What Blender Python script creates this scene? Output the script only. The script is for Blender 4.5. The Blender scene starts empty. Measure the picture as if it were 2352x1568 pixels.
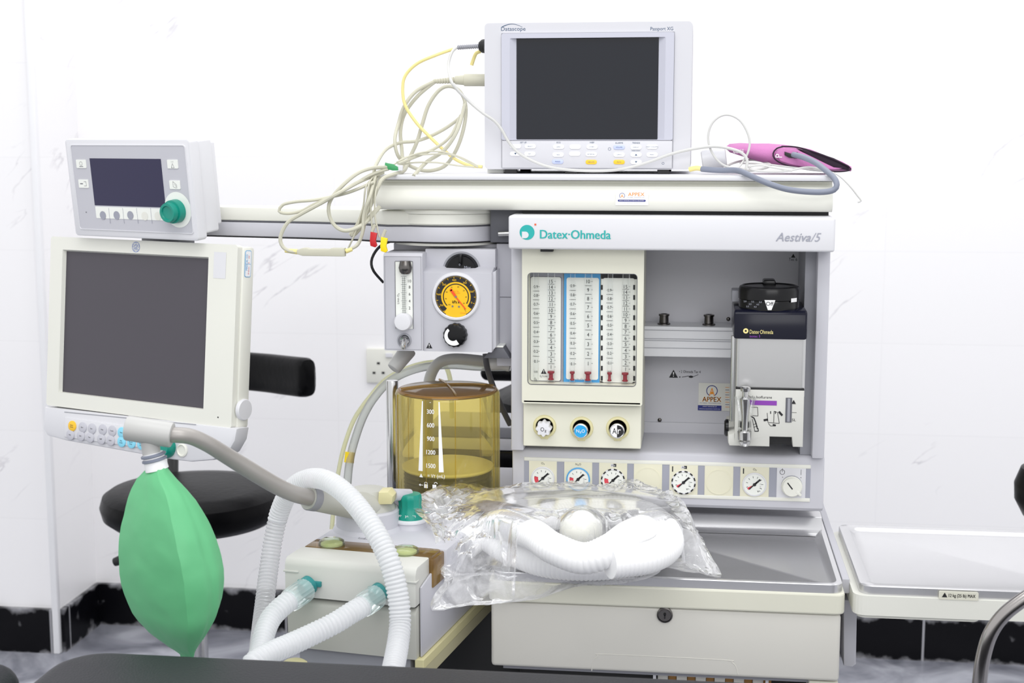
import bpy, bmesh, math, random
from mathutils import Vector, Matrix, noise
random.seed(7)
PI = math.pi
SC = bpy.context.scene
COL = SC.collection
# ------------------------------------------------------------------ camera, world, lights
FPX = 3300.0; YAW = math.radians(7.3); PIT = math.radians(8.0); CAM = Vector((0, 0, 1.42))
FW = Vector((-math.sin(YAW) * math.cos(PIT), math.cos(YAW) * math.cos(PIT), -math.sin(PIT)))
RT = Vector((math.cos(YAW), math.sin(YAW), 0)); UP = RT.cross(FW)
cam = bpy.data.cameras.new('camera'); camo = bpy.data.objects.new('camera', cam); COL.objects.link(camo)
camo.matrix_world = Matrix.Translation(CAM) @ Matrix((RT, UP, -FW)).transposed().to_4x4()
cam.sensor_width = 36; cam.lens = 36 * FPX / 2352; cam.clip_start = 0.05
cam.dof.use_dof = True; cam.dof.focus_distance = 2.05; cam.dof.aperture_fstop = 9
SC.camera = camo
SC.view_settings.view_transform = 'Standard'; SC.view_settings.look = 'None'
SC.view_settings.gamma = 1; SC.view_settings.use_curve_mapping = False
SC.view_settings.exposure = 0.30
w = bpy.data.worlds.new('room_light'); SC.world = w; w.use_nodes = True
w.node_tree.nodes['Background'].inputs[0].default_value = (0.98, 0.985, 1.0, 1)
w.node_tree.nodes['Background'].inputs[1].default_value = 0.88

def area(name, loc, target, size, power, col=(1, 1, 1)):
    l = bpy.data.lights.new(name, 'AREA'); l.shape = 'RECTANGLE'; l.size, l.size_y = size; l.energy = power; l.color = col
    o = bpy.data.objects.new(name, l); COL.objects.link(o); o.location = loc
    o.rotation_euler = (Vector(target) - Vector(loc)).to_track_quat('-Z', 'Y').to_euler()
    return o
area('ceiling_light_front', (-0.3, 0.9, 2.9), (-0.3, 2.1, 0.9), (1.8, 0.9), 14)
area('ceiling_light_back', (-0.2, 2.9, 2.95), (-0.2, 3.6, 0.6), (2.6, 0.7), 14)

area('front_fill', (0.5, -0.7, 2.35), (-0.1, 2.1, 1.1), (2.2, 0.9), 16)  # added fill from behind the camera, lifts the dark alcove

# ------------------------------------------------------------------ helpers
def lin(c): return tuple(((v / 255) / 12.92 if v <= 10 else (((v / 255) + 0.055) / 1.055) ** 2.4) for v in c)
MATS = {}
def mat(name, rgb, rough=0.45, metal=0.0, bump=0.0, bscale=60, var=0.03, vscale=8, spec=0.5, **kw):
    m = bpy.data.materials.new(name); m.use_nodes = True; nt = m.node_tree; b = nt.nodes['Principled BSDF']
    c = lin(rgb)
    tc = nt.nodes.new('ShaderNodeTexCoord'); n = nt.nodes.new('ShaderNodeTexNoise'); n.inputs['Scale'].default_value = vscale
    n.inputs['Detail'].default_value = 4
    nt.links.new(tc.outputs['Object'], n.inputs['Vector'])
    mx = nt.nodes.new('ShaderNodeMix'); mx.data_type = 'RGBA'
    mx.inputs[6].default_value = (*[v * (1 - var) for v in c], 1); mx.inputs[7].default_value = (*[min(1, v * (1 + var)) for v in c], 1)
    nt.links.new(n.outputs['Fac'], mx.inputs[0]); nt.links.new(mx.outputs[2], b.inputs['Base Color'])
    b.inputs['Roughness'].default_value = rough; b.inputs['Metallic'].default_value = metal
    b.inputs['Specular IOR Level'].default_value = spec
    if bump:
        n2 = nt.nodes.new('ShaderNodeTexNoise'); n2.inputs['Scale'].default_value = bscale; n2.inputs['Detail'].default_value = 3
        nt.links.new(tc.outputs['Object'], n2.inputs['Vector'])
        bp = nt.nodes.new('ShaderNodeBump'); bp.inputs['Strength'].default_value = bump; bp.inputs['Distance'].default_value = 0.002
        nt.links.new(n2.outputs['Fac'], bp.inputs['Height']); nt.links.new(bp.outputs[0], b.inputs['Normal'])
    for k, v in kw.items(): b.inputs[k.replace('_', ' ')].default_value = v
    MATS[name] = m; return m

def clear(name, tint, gloss, glossrough=0.05, white=0.0, whitecol=(1, 1, 1), noisew=0.0, fres=1.45):
    """see-through plastic: tinted transparency with a fresnel gloss and an optional milky share"""
    m = bpy.data.materials.new(name); m.use_nodes = True; nt = m.node_tree; nt.nodes.clear()
    out = nt.nodes.new('ShaderNodeOutputMaterial')
    tr = nt.nodes.new('ShaderNodeBsdfTransparent'); tr.inputs[0].default_value = (*tint, 1)
    gl = nt.nodes.new('ShaderNodeBsdfGlossy'); gl.inputs[0].default_value = (1, 1, 1, 1); gl.inputs['Roughness'].default_value = glossrough
    df = nt.nodes.new('ShaderNodeBsdfDiffuse'); df.inputs[0].default_value = (*whitecol, 1)
    tl = nt.nodes.new('ShaderNodeBsdfTranslucent'); tl.inputs[0].default_value = (*whitecol, 1)
    dm = nt.nodes.new('ShaderNodeMixShader'); dm.inputs[0].default_value = 0.5
    nt.links.new(df.outputs[0], dm.inputs[1]); nt.links.new(tl.outputs[0], dm.inputs[2])
    m1 = nt.nodes.new('ShaderNodeMixShader'); m1.inputs[0].default_value = white
    nt.links.new(tr.outputs[0], m1.inputs[1]); nt.links.new(dm.outputs[0], m1.inputs[2])
    if noisew:
        tc = nt.nodes.new('ShaderNodeTexCoord'); n = nt.nodes.new('ShaderNodeTexNoise'); n.inputs['Scale'].default_value = 26; n.inputs['Detail'].default_value = 6
        n.inputs['Distortion'].default_value = 1.2
        nt.links.new(tc.outputs['Object'], n.inputs['Vector'])
        mr = nt.nodes.new('ShaderNodeMapRange'); mr.inputs[1].default_value = 0.42; mr.inputs[2].default_value = 0.68
        mr.inputs[3].default_value = white; mr.inputs[4].default_value = white + noisew
        nt.links.new(n.outputs['Fac'], mr.inputs[0]); nt.links.new(mr.outputs[0], m1.inputs[0])
    fr = nt.nodes.new('ShaderNodeFresnel'); fr.inputs[0].default_value = fres
    mm = nt.nodes.new('ShaderNodeMath'); mm.operation = 'MULTIPLY'; mm.inputs[1].default_value = gloss
    nt.links.new(fr.outputs[0], mm.inputs[0])
    m2 = nt.nodes.new('ShaderNodeMixShader'); nt.links.new(mm.outputs[0], m2.inputs[0])
    nt.links.new(m1.outputs[0], m2.inputs[1]); nt.links.new(gl.outputs[0], m2.inputs[2])
    nt.links.new(m2.outputs[0], out.inputs[0]); MATS[name] = m; return m

class Fr:
    """a local frame; at() meets the sight line through a photo point with the local plane y = yl"""
    def __init__(s, M=None): s.M = M or Matrix(); s.I = s.M.inverted()
    def ray(s, px, py):
        v = FW + RT * ((px - 1176) / FPX) - UP * ((py - 784) / FPX)
        return s.I @ CAM, s.I.to_3x3() @ v
    def at(s, px, py, y):
        o, d = s.ray(px, py); return o + d * ((y - o.y) / d.y)
    def atz(s, px, py, z):
        o, d = s.ray(px, py); return o + d * ((z - o.z) / d.z)
    def atx(s, px, py, x):
        o, d = s.ray(px, py); return o + d * ((x - o.x) / d.x)
    def rect(s, x0, y0, x1, y1, y):
        a = s.at(x0, y0, y); b = s.at(x1, y1, y); return a.x, b.x, b.z, a.z
WF = Fr()
def frame(loc, yaw=0, tilt=0, roll=0):
    return Fr(Matrix.Translation(loc) @ Matrix.Rotation(yaw, 4, 'Z') @ Matrix.Rotation(tilt, 4, 'X') @ Matrix.Rotation(roll, 4, 'Y'))

WM = {}
TXT = {}
def text_mesh(s, shear=0.0):
    k = (s, shear)
    if k not in TXT:
        c = bpy.data.curves.new('lettering', 'FONT'); c.body = s; c.shear = shear; c.resolution_u = 3
        o = bpy.data.objects.new('lettering', c); me = bpy.data.meshes.new_from_object(o)
        vs = [v.co.copy() for v in me.vertices]; fs = [tuple(p.vertices) for p in me.polygons]
        bpy.data.objects.remove(o); bpy.data.curves.remove(c); bpy.data.meshes.remove(me)
        TXT[k] = (vs, fs)
    return TXT[k]

def rrect(x0, x1, z0, z1, r, n=5):
    pts = []
    for cx, cz, a in ((x1 - r, z1 - r, 0), (x0 + r, z1 - r, 90), (x0 + r, z0 + r, 180), (x1 - r, z0 + r, 270)):
        for i in range(n + 1):
            t = math.radians(a + 90 * i / n); pts.append((cx + r * math.cos(t), cz + r * math.sin(t)))
    return pts
def smooth(pts, step=0.004, closed=False):
    P = [Vector(p) for p in pts]; n = len(P); out = []
    def g(i): return P[i % n] if closed else P[max(0, min(n - 1, i))]
    for i in range(n if closed else n - 1):
        a, b, c, d = g(i - 1), g(i), g(i + 1), g(i + 2)
        m = max(2, int((c - b).length / step))
        for k in range(m):
            t = k / m
            out.append(0.5 * ((2 * b) + (c - a) * t + (2 * a - 5 * b + 4 * c - d) * t * t + (3 * b - a - 3 * c + d) * t ** 3))
    if not closed: out.append(P[-1].copy())
    return out
def even(pts, step):
    L = [0]
    for a, b in zip(pts, pts[1:]): L.append(L[-1] + (b - a).length)
    n = max(2, int(L[-1] / step)); out = []; j = 0
    for i in range(n + 1):
        s = L[-1] * i / n
        while j < len(L) - 2 and L[j + 1] < s: j += 1
        t = (s - L[j]) / max(1e-9, L[j + 1] - L[j]); out.append(pts[j].lerp(pts[j + 1], min(1, t)))
    return out

class MB:
    def __init__(s, fr=None):
        s.v = []; s.f = []; s.m = []; s.s = []; s.M = fr.M if fr else Matrix()
    def add(s, vs, fs, m=0, sm=False):
        o = len(s.v); s.v += [s.M @ Vector(v) for v in vs]
        for f in fs: s.f.append(tuple(o + i for i in f)); s.m.append(m); s.s.append(sm)
        return s
    def bm(s, bm, m=0, sm=False):
        bm.verts.index_update(); return s.add([v.co for v in bm.verts], [[v.index for v in f.verts] for f in bm.faces], m, sm)
    def box(s, x0, x1, y0, y1, z0, z1, m=0, b=0.0, seg=2, sm=False):
        bm = bmesh.new(); bmesh.ops.create_cube(bm, size=1)
        for v in bm.verts:
            v.co = Vector((x0 + (v.co.x + .5) * (x1 - x0), y0 + (v.co.y + .5) * (y1 - y0), z0 + (v.co.z + .5) * (z1 - z0)))
        if b: bmesh.ops.bevel(bm, geom=bm.edges[:], offset=b, segments=seg, profile=0.5, affect='EDGES', clamp_overlap=True)
        s.bm(bm, m, sm or b > 0.0015); bm.free(); return s
    def prism(s, poly, y0, y1, m=0, b=0.0, ax='y', sm=False, seg=2):
        """poly in (x,z) pushed along y (ax='y'), in (y,z) along x ('x'), in (x,y) along z ('z')"""
        def P(p, d): return {'y': (p[0], d, p[1]), 'x': (d, p[0], p[1]), 'z': (p[0], p[1], d)}[ax]
        bm = bmesh.new(); A = [bm.verts.new(P(p, y0)) for p in poly]; B = [bm.verts.new(P(p, y1)) for p in poly]; n = len(poly)
        fa = bm.faces.new(A); fb = bm.faces.new(B[::-1])
        for i in range(n): bm.faces.new((A[i], B[i], B[(i + 1) % n], A[(i + 1) % n]))
        bmesh.ops.recalc_face_normals(bm, faces=bm.faces[:])
        if b:
            es = [e for e in bm.edges if (e.verts[0] in A and e.verts[1] in A)] + [e for e in bm.edges if (e.verts[0] in B and e.verts[1] in B)]
            bmesh.ops.bevel(bm, geom=es, offset=b, segments=seg, profile=0.5, affect='EDGES', clamp_overlap=True)
        s.bm(bm, m, sm or b > 0); bm.free(); return s
    def ring(s, outer, inner, y0, y1, m=0, ax='y'):
        def P(p, d): return {'y': (p[0], d, p[1]), 'x': (d, p[0], p[1]), 'z': (p[0], p[1], d)}[ax]
        n = len(outer); vs = [P(p, y0) for p in outer] + [P(p, y0) for p in inner] + [P(p, y1) for p in outer] + [P(p, y1) for p in inner]
        fs = []
        for i in range(n):
            j = (i + 1) % n
            fs += [(i, j, n + j, n + i), (2 * n + i, 3 * n + i, 3 * n + j, 2 * n + j), (i, 2 * n + i, 2 * n + j, j), (n + i, n + j, 3 * n + j, 3 * n + i)]
        return s.add(vs, fs, m)
    def lathe(s, prof, o=(0, 0, 0), axis=(0, 0, 1), n=28, m=0, sm=True, a0=0, a1=2 * PI, sx=1.0):
        """prof: (radius, height) pairs along axis"""
        q = Vector(axis).to_track_quat('Z', 'Y').to_matrix(); o = Vector(o); vs = []; fs = []
        full = abs(a1 - a0 - 2 * PI) < 1e-6; k = n if full else n + 1
        for r, h in prof:
            for i in range(k):
                a = a0 + (a1 - a0) * i / n; vs.append(o + q @ Vector((r * math.cos(a) * sx, r * math.sin(a), h)))
        for j in range(len(prof) - 1):
            for i in range(n):
                i2 = (i + 1) % k; fs.append((j * k + i, j * k + i2, (j + 1) * k + i2, (j + 1) * k + i))
        if full:
            if prof[0][0] > 1e-6: fs.append(tuple(range(k))[::-1])
            if prof[-1][0] > 1e-6: fs.append(tuple((len(prof) - 1) * k + i for i in range(k)))
        return s.add(vs, fs, m, sm)
    def cyl(s, a, b, r, r2=None, n=24, m=0, bev=0.0):
        a = Vector(a); b = Vector(b); L = (b - a).length; r2 = r if r2 is None else r2
        pr = [(r, 0), (r2, L)] if not bev else [(r - bev, 0), (r - bev * .3, bev * .3), (r, bev), (r2, L - bev), (r2 - bev * .3, L - bev * .3), (r2 - bev, L)]
        return s.lathe(pr, a, b - a, n, m)
    def tube(s, pts, r, n=12, m=0, caps=True, closed=False, flat=1.0):
        P = [Vector(p) for p in pts]; N = len(P); vs = []; fs = []; up = None
        for i in range(N):
            t = (P[(i + 1) % N] - P[i - 1]) if closed else (P[min(N - 1, i + 1)] - P[max(0, i - 1)])
            if t.length < 1e-9: t = Vector((0, 0, 1))
            t.normalize()
            if up is None: up = t.orthogonal().normalized()
            up = (up - t * up.dot(t))
            up = up.normalized() if up.length > 1e-6 else t.orthogonal().normalized()
            sd = t.cross(up); rr = r[i] if isinstance(r, (list, tuple)) else r
            for k in range(n):
                a = 2 * PI * k / n; vs.append(P[i] + up * (rr * math.cos(a)) + sd * (rr * flat * math.sin(a)))
        for i in range(N if closed else N - 1):
            j = (i + 1) % N
            for k in range(n):
                l = (k + 1) % n; fs.append((i * n + k, i * n + l, j * n + l, j * n + k))
        if caps and not closed: fs += [tuple(range(n))[::-1], tuple((N - 1) * n + k for k in range(n))]
        return s.add(vs, fs, m, True)
    def hose(s, pts, r, pitch=0.0045, amp=0.0012, n=18, m=0):
        P = even(smooth(pts, 0.002), pitch / 4); pr = [0, amp * .75, amp, amp * .75]
        return s.tube(P, [r - amp + pr[i % 4] for i in range(len(P))], n, m)
    def text(s, t, x0, x1, z0, z1, y, m=0, shear=0.0):
        vs, fs = text_mesh(t, shear)
        if not vs: return s
        a = min(v.x for v in vs); b = max(v.x for v in vs); c = min(v.y for v in vs); d = max(v.y for v in vs)
        return s.add([(x0 + (v.x - a) / (b - a) * (x1 - x0), y, z0 + (v.y - c) / (d - c) * (z1 - z0)) for v in vs], fs, m)
    def textc(s, t, cx, cz, h, y, m=0, shear=0.0, wf=1.0):
        vs, fs = text_mesh(t, shear)
        if not vs: return s
        k = h / 0.7; a = min(v.x for v in vs); b = max(v.x for v in vs)
        return s.add([(cx + (v.x - (a + b) / 2) * k * wf, y, cz - h / 2 + v.y * k) for v in vs], fs, m)
    def tri(s, cx, cz, h, y, m=0, mw=None):
        s.add([(cx - h * .55, y, cz - h / 2), (cx + h * .55, y, cz - h / 2), (cx, y, cz + h / 2)], [(0, 1, 2)], m)
        if mw is not None:
            s.add([(cx - h * .05, y - .0002, cz - h * .12), (cx + h * .05, y - .0002, cz - h * .12), (cx + h * .07, y - .0002, cz + h * .2), (cx - h * .07, y - .0002, cz + h * .2)], [(0, 1, 2, 3)], mw)
            s.box(cx - h * .05, cx + h * .05, y - .0002, y, cz - h * .36, cz - h * .24, mw)
        return s
    def quad(s, x0, x1, z0, z1, y, m=0): return s.add([(x0, y, z0), (x1, y, z0), (x1, y, z1), (x0, y, z1)], [(0, 1, 2, 3)], m)
    def disc(s, cx, cz, r, y, m=0, n=28, r0=0.0, a0=0.0, a1=360.0, rz=None):
        """flat printed disc / ring / sector facing the viewer side (-y); angles clockwise from the top"""
        rz = rz or r; vs = []; fs = []; q = 1 if r == 0 else r0 / r
        for i in range(n + 1):
            a = math.radians(a0 + (a1 - a0) * i / n)
            vs.append((cx + r * math.sin(a), y, cz + rz * math.cos(a))); vs.append((cx + r * q * math.sin(a), y, cz + rz * q * math.cos(a)))
        for i in range(n): fs.append((2 * i, 2 * i + 1, 2 * i + 3, 2 * i + 2))
        return s.add(vs, fs, m)
    def bar(s, x0, z0, x1, z1, t, y, m=0):
        d = Vector((x1 - x0, z1 - z0)); n = Vector((-d.y, d.x)).normalized() * t / 2
        return s.add([(x0 + n.x, y, z0 + n.y), (x0 - n.x, y, z0 - n.y), (x1 - n.x, y, z1 - n.y), (x1 + n.x, y, z1 + n.y)], [(0, 1, 2, 3)], m)
    def build(s, name, mats, parent=None, **props):
        me = bpy.data.meshes.new(name)
        W = WM[parent.name] if parent else Matrix()
        if not parent and s.v:
            lo = Vector([min(v[i] for v in s.v) for i in range(3)]); hi = Vector([max(v[i] for v in s.v) for i in range(3)])
            W = Matrix.Translation(((lo.x + hi.x) / 2, (lo.y + hi.y) / 2, lo.z))
        Wi = W.inverted()
        me.from_pydata([Wi @ v for v in s.v], [], s.f)
        for k in (mats if isinstance(mats, (list, tuple)) else [mats]): me.materials.append(MATS[k])
        me.polygons.foreach_set('material_index', s.m); me.polygons.foreach_set('use_smooth', s.s)
        me.update()
        if any(s.s):
            try: me.set_sharp_from_angle(angle=math.radians(38))
            except Exception: pass
        o = bpy.data.objects.new(name, me); COL.objects.link(o)
        if parent: o.parent = parent
        else: o.matrix_basis = W
        WM[o.name] = W
        for k, v in props.items(): o[k] = v
        return o
def thing(name, label, cat, M, group=None):
    if not isinstance(M, Matrix): M = Matrix.Translation(M)
    o = bpy.data.objects.new(name, None); COL.objects.link(o); o.matrix_basis = M; o.empty_display_size = .05
    WM[o.name] = M.copy(); o['label'] = label; o['category'] = cat
    if group: o['group'] = group
    return o
def tag(o, label, cat, group=None):
    o['label'] = label; o['category'] = cat
    if group: o['group'] = group
    return o
def P(px, py, Y): return WF.at(px, py, Y)
def path(pts, Y=None):
    """photo points with their own distance -> points in the room"""
    return [P(p[0], p[1], p[2] if len(p) > 2 else Y) for p in pts]
# ------------------------------------------------------------------ materials
mat('white_plastic', (220, 220, 224), 0.42)
mat('casing_white', (206, 206, 211), 0.45)
mat('bezel_white', (192, 193, 205), 0.45)
mat('panel_grey', (194, 194, 201), 0.5)
mat('alcove_grey', (204, 204, 210), 0.5)
mat('mid_grey', (150, 151, 158), 0.5)
mat('dark_grey', (92, 93, 100), 0.5)
mat('cream', (221, 220, 204), 0.42, var=0.04)
mat('cream_light', (228, 228, 219), 0.42)
mat('drawer_cream', (212, 210, 202), 0.4, var=0.03, vscale=5)
mat('plate_cream', (226, 223, 200), 0.5)
mat('beige', (214, 207, 160), 0.5)
mat('khaki', (190, 184, 150), 0.5)
mat('absorber_grey', (206, 206, 200), 0.45, var=0.04)
mat('absorber_dark', (184, 184, 176), 0.45, var=0.04)
mat('beige_cable', (196, 194, 176), 0.5)
mat('warm_grey_tube', (166, 162, 158), 0.38, 0.25)
mat('black_rubber', (18, 18, 20), 0.5)
mat('black_gloss', (9, 9, 12), 0.22, spec=0.3)
mat('navy_gloss', (10, 12, 30), 0.2, spec=0.25)
mat('black_print', (28, 28, 32), 0.6)
mat('grey_print', (120, 120, 126), 0.6)
mat('pale_print', (158, 160, 172), 0.6)
mat('white_print', (240, 240, 240), 0.6)
mat('amber_print', (235, 232, 205), 0.6)
mat('vinyl', (42, 42, 47), 0.5, spec=0.3, bump=0.35, bscale=420, var=0.08)
mat('vinyl_black', (6, 6, 8), 0.36, bump=0.3, bscale=60, var=0.1, spec=0.10)
mat('screen_dark', (14, 18, 28), 0.06, var=0)
mat('screen_grey', (70, 66, 74), 0.35, var=0.02)
mat('screen_blue', (30, 26, 66), 0.3, var=0.1)
mat('chrome', (200, 200, 200), 0.16, 1.0)
mat('dark_chrome', (105, 102, 100), 0.25, 1.0)
mat('steel', (200, 200, 202), 0.3, 1.0, bump=0.05, bscale=300)
mat('steel_tray', (204, 204, 206), 0.27, 0.74, bump=0.06, bscale=18, var=0.06)
mat('brushed', (200, 200, 200), 0.34, 0.9, bump=0.015, bscale=120)
mat('aluminium', (228, 229, 233), 0.4, 0.1)
mat('teal', (0, 140, 122), 0.35)
mat('teal_dark', (38, 132, 132), 0.3)
mat('teal_logo', (30, 172, 168), 0.5)
mat('orange', (228, 96, 50), 0.5)
mat('red', (196, 26, 34), 0.4)
mat('red_soft', (216, 70, 84), 0.5)
mat('needle_red', (238, 80, 26), 0.5)
mat('yellow', (250, 218, 10), 0.5)
mat('gauge_yellow', (240, 190, 12), 0.5)
mat('button_yellow', (248, 198, 50), 0.45)
mat('button_lilac', (190, 200, 238), 0.45)
mat('button_grey', (196, 196, 204), 0.5)
mat('button_blue', (140, 216, 240), 0.5)
mat('blue_panel', (72, 160, 220), 0.4)
mat('blue_knob', (40, 160, 220), 0.4)
mat('navy_print', (44, 52, 130), 0.6)
mat('slate_print', (70, 92, 120), 0.6)
mat('logo_blue', (128, 146, 200), 0.5)
mat('orange_print', (240, 150, 30), 0.6)
mat('purple', (136, 62, 170), 0.5)
mat('float_red', (150, 36, 52), 0.3)
mat('bag_green', (98, 184, 128), 0.5, bump=0.5, bscale=22, var=0.06, vscale=10)
mat('pink', (196, 122, 178), 0.7, bump=0.25, bscale=500, var=0.08, vscale=20)
mat('dark_purple', (34, 10, 36), 0.7)
mat('cuff_hose', (128, 134, 150), 0.45)
mat('white_cable', (206, 206, 203), 0.45)
mat('yellow_cable', (236, 222, 148), 0.45)
mat('hose_white', (252, 252, 253), 0.35, Transmission_Weight=0.0, Subsurface_Weight=0.0)
mat('white_sticker', (243, 243, 245), 0.4)
mat('tube_chrome', (166, 162, 160), 0.2, 1.0)
mat('lens', (238, 240, 234), 0.3)
mat('tube_grey', (188, 188, 186), 0.4)
mat('brass', (150, 110, 60), 0.4, 0.6)
clear('hose_clear', (0.97, 0.975, 0.98), 0.6, 0.15, 0.5, (0.95, 0.95, 0.96))
clear('hose_milky', (0.98, 0.99, 1), 0.6, 0.2, 0.84, (0.98, 0.985, 1))
clear('amber', (0.95, 0.87, 0.46), 0.7, 0.04, 0.12, (0.86, 0.72, 0.28))
clear('amber_top', (0.84, 0.68, 0.42), 0.8, 0.1, 0.32, (0.50, 0.36, 0.16))
clear('amber_lid', (0.82, 0.62, 0.3), 0.8, 0.1, 0.45, (0.50, 0.33, 0.12))
clear('glass', (0.985, 0.99, 0.99), 0.4, 0.03)
clear('pane', (0.99, 0.99, 0.99), 0.12, 0.03)
clear('glass_green', (0.86, 0.95, 0.8), 1.0, 0.03, 0.15, (0.8, 0.9, 0.7))
clear('bag_film', (0.985, 0.987, 0.99), 0.55, 0.12, 0.16, (0.98, 0.98, 1), 0.42, 1.4)
clear('clear_cuff', (0.88, 0.96, 0.95), 0.9, 0.1, 0.45, (0.85, 0.95, 0.93))
clear('suction_tube', (0.9, 0.92, 0.9), 0.9, 0.1, 0.45, (0.8, 0.82, 0.8))
clear('yellow_tube', (0.97, 0.97, 0.75), 0.7, 0.1, 0.55, (0.92, 0.92, 0.72))

def wall_mat(name, axis):
    m = bpy.data.materials.new(name); m.use_nodes = True; nt = m.node_tree; b = nt.nodes['Principled BSDF']; L = nt.links.new; N = nt.nodes.new
    g = N('ShaderNodeNewGeometry'); sp = N('ShaderNodeSeparateXYZ'); L(g.outputs['Position'], sp.inputs[0])
    cb = N('ShaderNodeCombineXYZ'); L(sp.outputs[axis], cb.inputs[0])
    ad = N('ShaderNodeMath'); ad.operation = 'SUBTRACT'; ad.inputs[1].default_value = 0.133; L(sp.outputs[2], ad.inputs[0]); L(ad.outputs[0], cb.inputs[1])
    br = N('ShaderNodeTexBrick'); br.inputs['Scale'].default_value = 1; br.inputs['Mortar Size'].default_value = 0.0016; br.inputs['Mortar Smooth'].default_value = 0.6
    br.inputs['Brick Width'].default_value = 0.5; br.inputs['Row Height'].default_value = 0.248; br.offset = 0
    br.inputs['Color1'].default_value = (0.93, 0.92, 0.93, 1); br.inputs['Color2'].default_value = (0.94, 0.93, 0.94, 1); br.inputs['Mortar'].default_value = (0.895, 0.885, 0.895, 1)
    L(cb.outputs[0], br.inputs['Vector'])
    mp0 = N('ShaderNodeMapping'); mp0.inputs['Rotation'].default_value = (0, 0, math.radians(-38)); L(cb.outputs[0], mp0.inputs[0])
    mp = N('ShaderNodeMapping'); mp.inputs['Scale'].default_value = (1.0, 4.4, 1); L(mp0.outputs[0], mp.inputs[0])
    n1 = N('ShaderNodeTexNoise'); n1.inputs['Scale'].default_value = 2.3; n1.inputs['Detail'].default_value = 5; n1.inputs['Distortion'].default_value = .5; L(mp.outputs[0], n1.inputs['Vector'])
    s = N('ShaderNodeMath'); s.operation = 'SUBTRACT'; s.inputs[1].default_value = 0.5; L(n1.outputs['Fac'], s.inputs[0])
    a = N('ShaderNodeMath'); a.operation = 'ABSOLUTE'; L(s.outputs[0], a.inputs[0])
    r = N('ShaderNodeMapRange'); r.inputs[1].default_value = 0; r.inputs[2].default_value = 0.012; r.inputs[3].default_value = 1; r.inputs[4].default_value = 0; L(a.outputs[0], r.inputs[0])
    n2 = N('ShaderNodeTexNoise'); n2.inputs['Scale'].default_value = 3.7; n2.inputs['Detail'].default_value = 2; L(cb.outputs[0], n2.inputs['Vector'])
    r2 = N('ShaderNodeMapRange'); r2.inputs[1].default_value = 0.57; r2.inputs[2].default_value = 0.68; L(n2.outputs['Fac'], r2.inputs[0])
    mu = N('ShaderNodeMath'); mu.operation = 'MULTIPLY'; L(r.outputs[0], mu.inputs[0]); L(r2.outputs[0], mu.inputs[1])
    mu2 = N('ShaderNodeMath'); mu2.operation = 'MULTIPLY'; mu2.inputs[1].default_value = 0.6; L(mu.outputs[0], mu2.inputs[0])
    mx = N('ShaderNodeMix'); mx.data_type = 'RGBA'; L(mu2.outputs[0], mx.inputs[0]); L(br.outputs['Color'], mx.inputs[6]); mx.inputs[7].default_value = (0.52, 0.5, 0.54, 1)
    L(mx.outputs[2], b.inputs['Base Color']); b.inputs['Roughness'].default_value = 0.3
    MATS[name] = m
wall_mat('tile_back', 0); wall_mat('tile_side', 1)

def black_tile(name, axis, off=0.0):
    m = bpy.data.materials.new(name); m.use_nodes = True; nt = m.node_tree; b = nt.nodes['Principled BSDF']; L = nt.links.new; N = nt.nodes.new
    g = N('ShaderNodeNewGeometry'); sp = N('ShaderNodeSeparateXYZ'); L(g.outputs['Position'], sp.inputs[0])
    n = N('ShaderNodeTexNoise'); n.inputs['Scale'].default_value = 22; n.inputs['Detail'].default_value = 7; L(g.outputs['Position'], n.inputs['Vector'])
    # dusty whitewash smears along the top edge and the floor joint
    ed = N('ShaderNodeMath'); ed.operation = 'SUBTRACT'; ed.inputs[1].default_value = 0.062; L(sp.outputs[2], ed.inputs[0])
    ab = N('ShaderNodeMath'); ab.operation = 'ABSOLUTE'; L(ed.outputs[0], ab.inputs[0])
    e2 = N('ShaderNodeMapRange'); e2.inputs[1].default_value = 0.040; e2.inputs[2].default_value = 0.062; e2.inputs[3].default_value = 0; e2.inputs[4].default_value = 0.3; L(ab.outputs[0], e2.inputs[0])
    sm = N('ShaderNodeMath'); sm.operation = 'ADD'; L(n.outputs['Fac'], sm.inputs[0]); L(e2.outputs[0], sm.inputs[1])
    r = N('ShaderNodeMapRange'); r.inputs[1].default_value = 0.66; r.inputs[2].default_value = 1.0; r.inputs[3].default_value = 0; r.inputs[4].default_value = 0.5; L(sm.outputs[0], r.inputs[0])
    ax = N('ShaderNodeMath'); ax.operation = 'ADD'; ax.inputs[1].default_value = 10 * 0.6 - off; L(sp.outputs[axis], ax.inputs[0])
    md = N('ShaderNodeMath'); md.operation = 'MODULO'; md.inputs[1].default_value = 0.6; L(ax.outputs[0], md.inputs[0])
    ce = N('ShaderNodeMath'); ce.operation = 'LESS_THAN'; ce.inputs[1].default_value = 0.006; L(md.outputs[0], ce.inputs[0])
    c2 = N('ShaderNodeMath'); c2.operation = 'MULTIPLY'; c2.inputs[1].default_value = 0.45; L(ce.outputs[0], c2.inputs[0])
    mm = N('ShaderNodeMath'); mm.operation = 'MAXIMUM'; L(c2.outputs[0], mm.inputs[0]); L(r.outputs[0], mm.inputs[1])
    mx = N('ShaderNodeMix'); mx.data_type = 'RGBA'; L(mm.outputs[0], mx.inputs[0]); mx.inputs[6].default_value = (0.0025, 0.0025, 0.004, 1); mx.inputs[7].default_value = (0.8, 0.8, 0.85, 1)
    L(mx.outputs[2], b.inputs['Base Color']); b.inputs['Roughness'].default_value = 0.35; b.inputs['Specular IOR Level'].default_value = 0.15
    MATS[name] = m
black_tile('skirting_back', 0, 0.635); black_tile('skirting_side', 1, 0.1)
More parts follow.
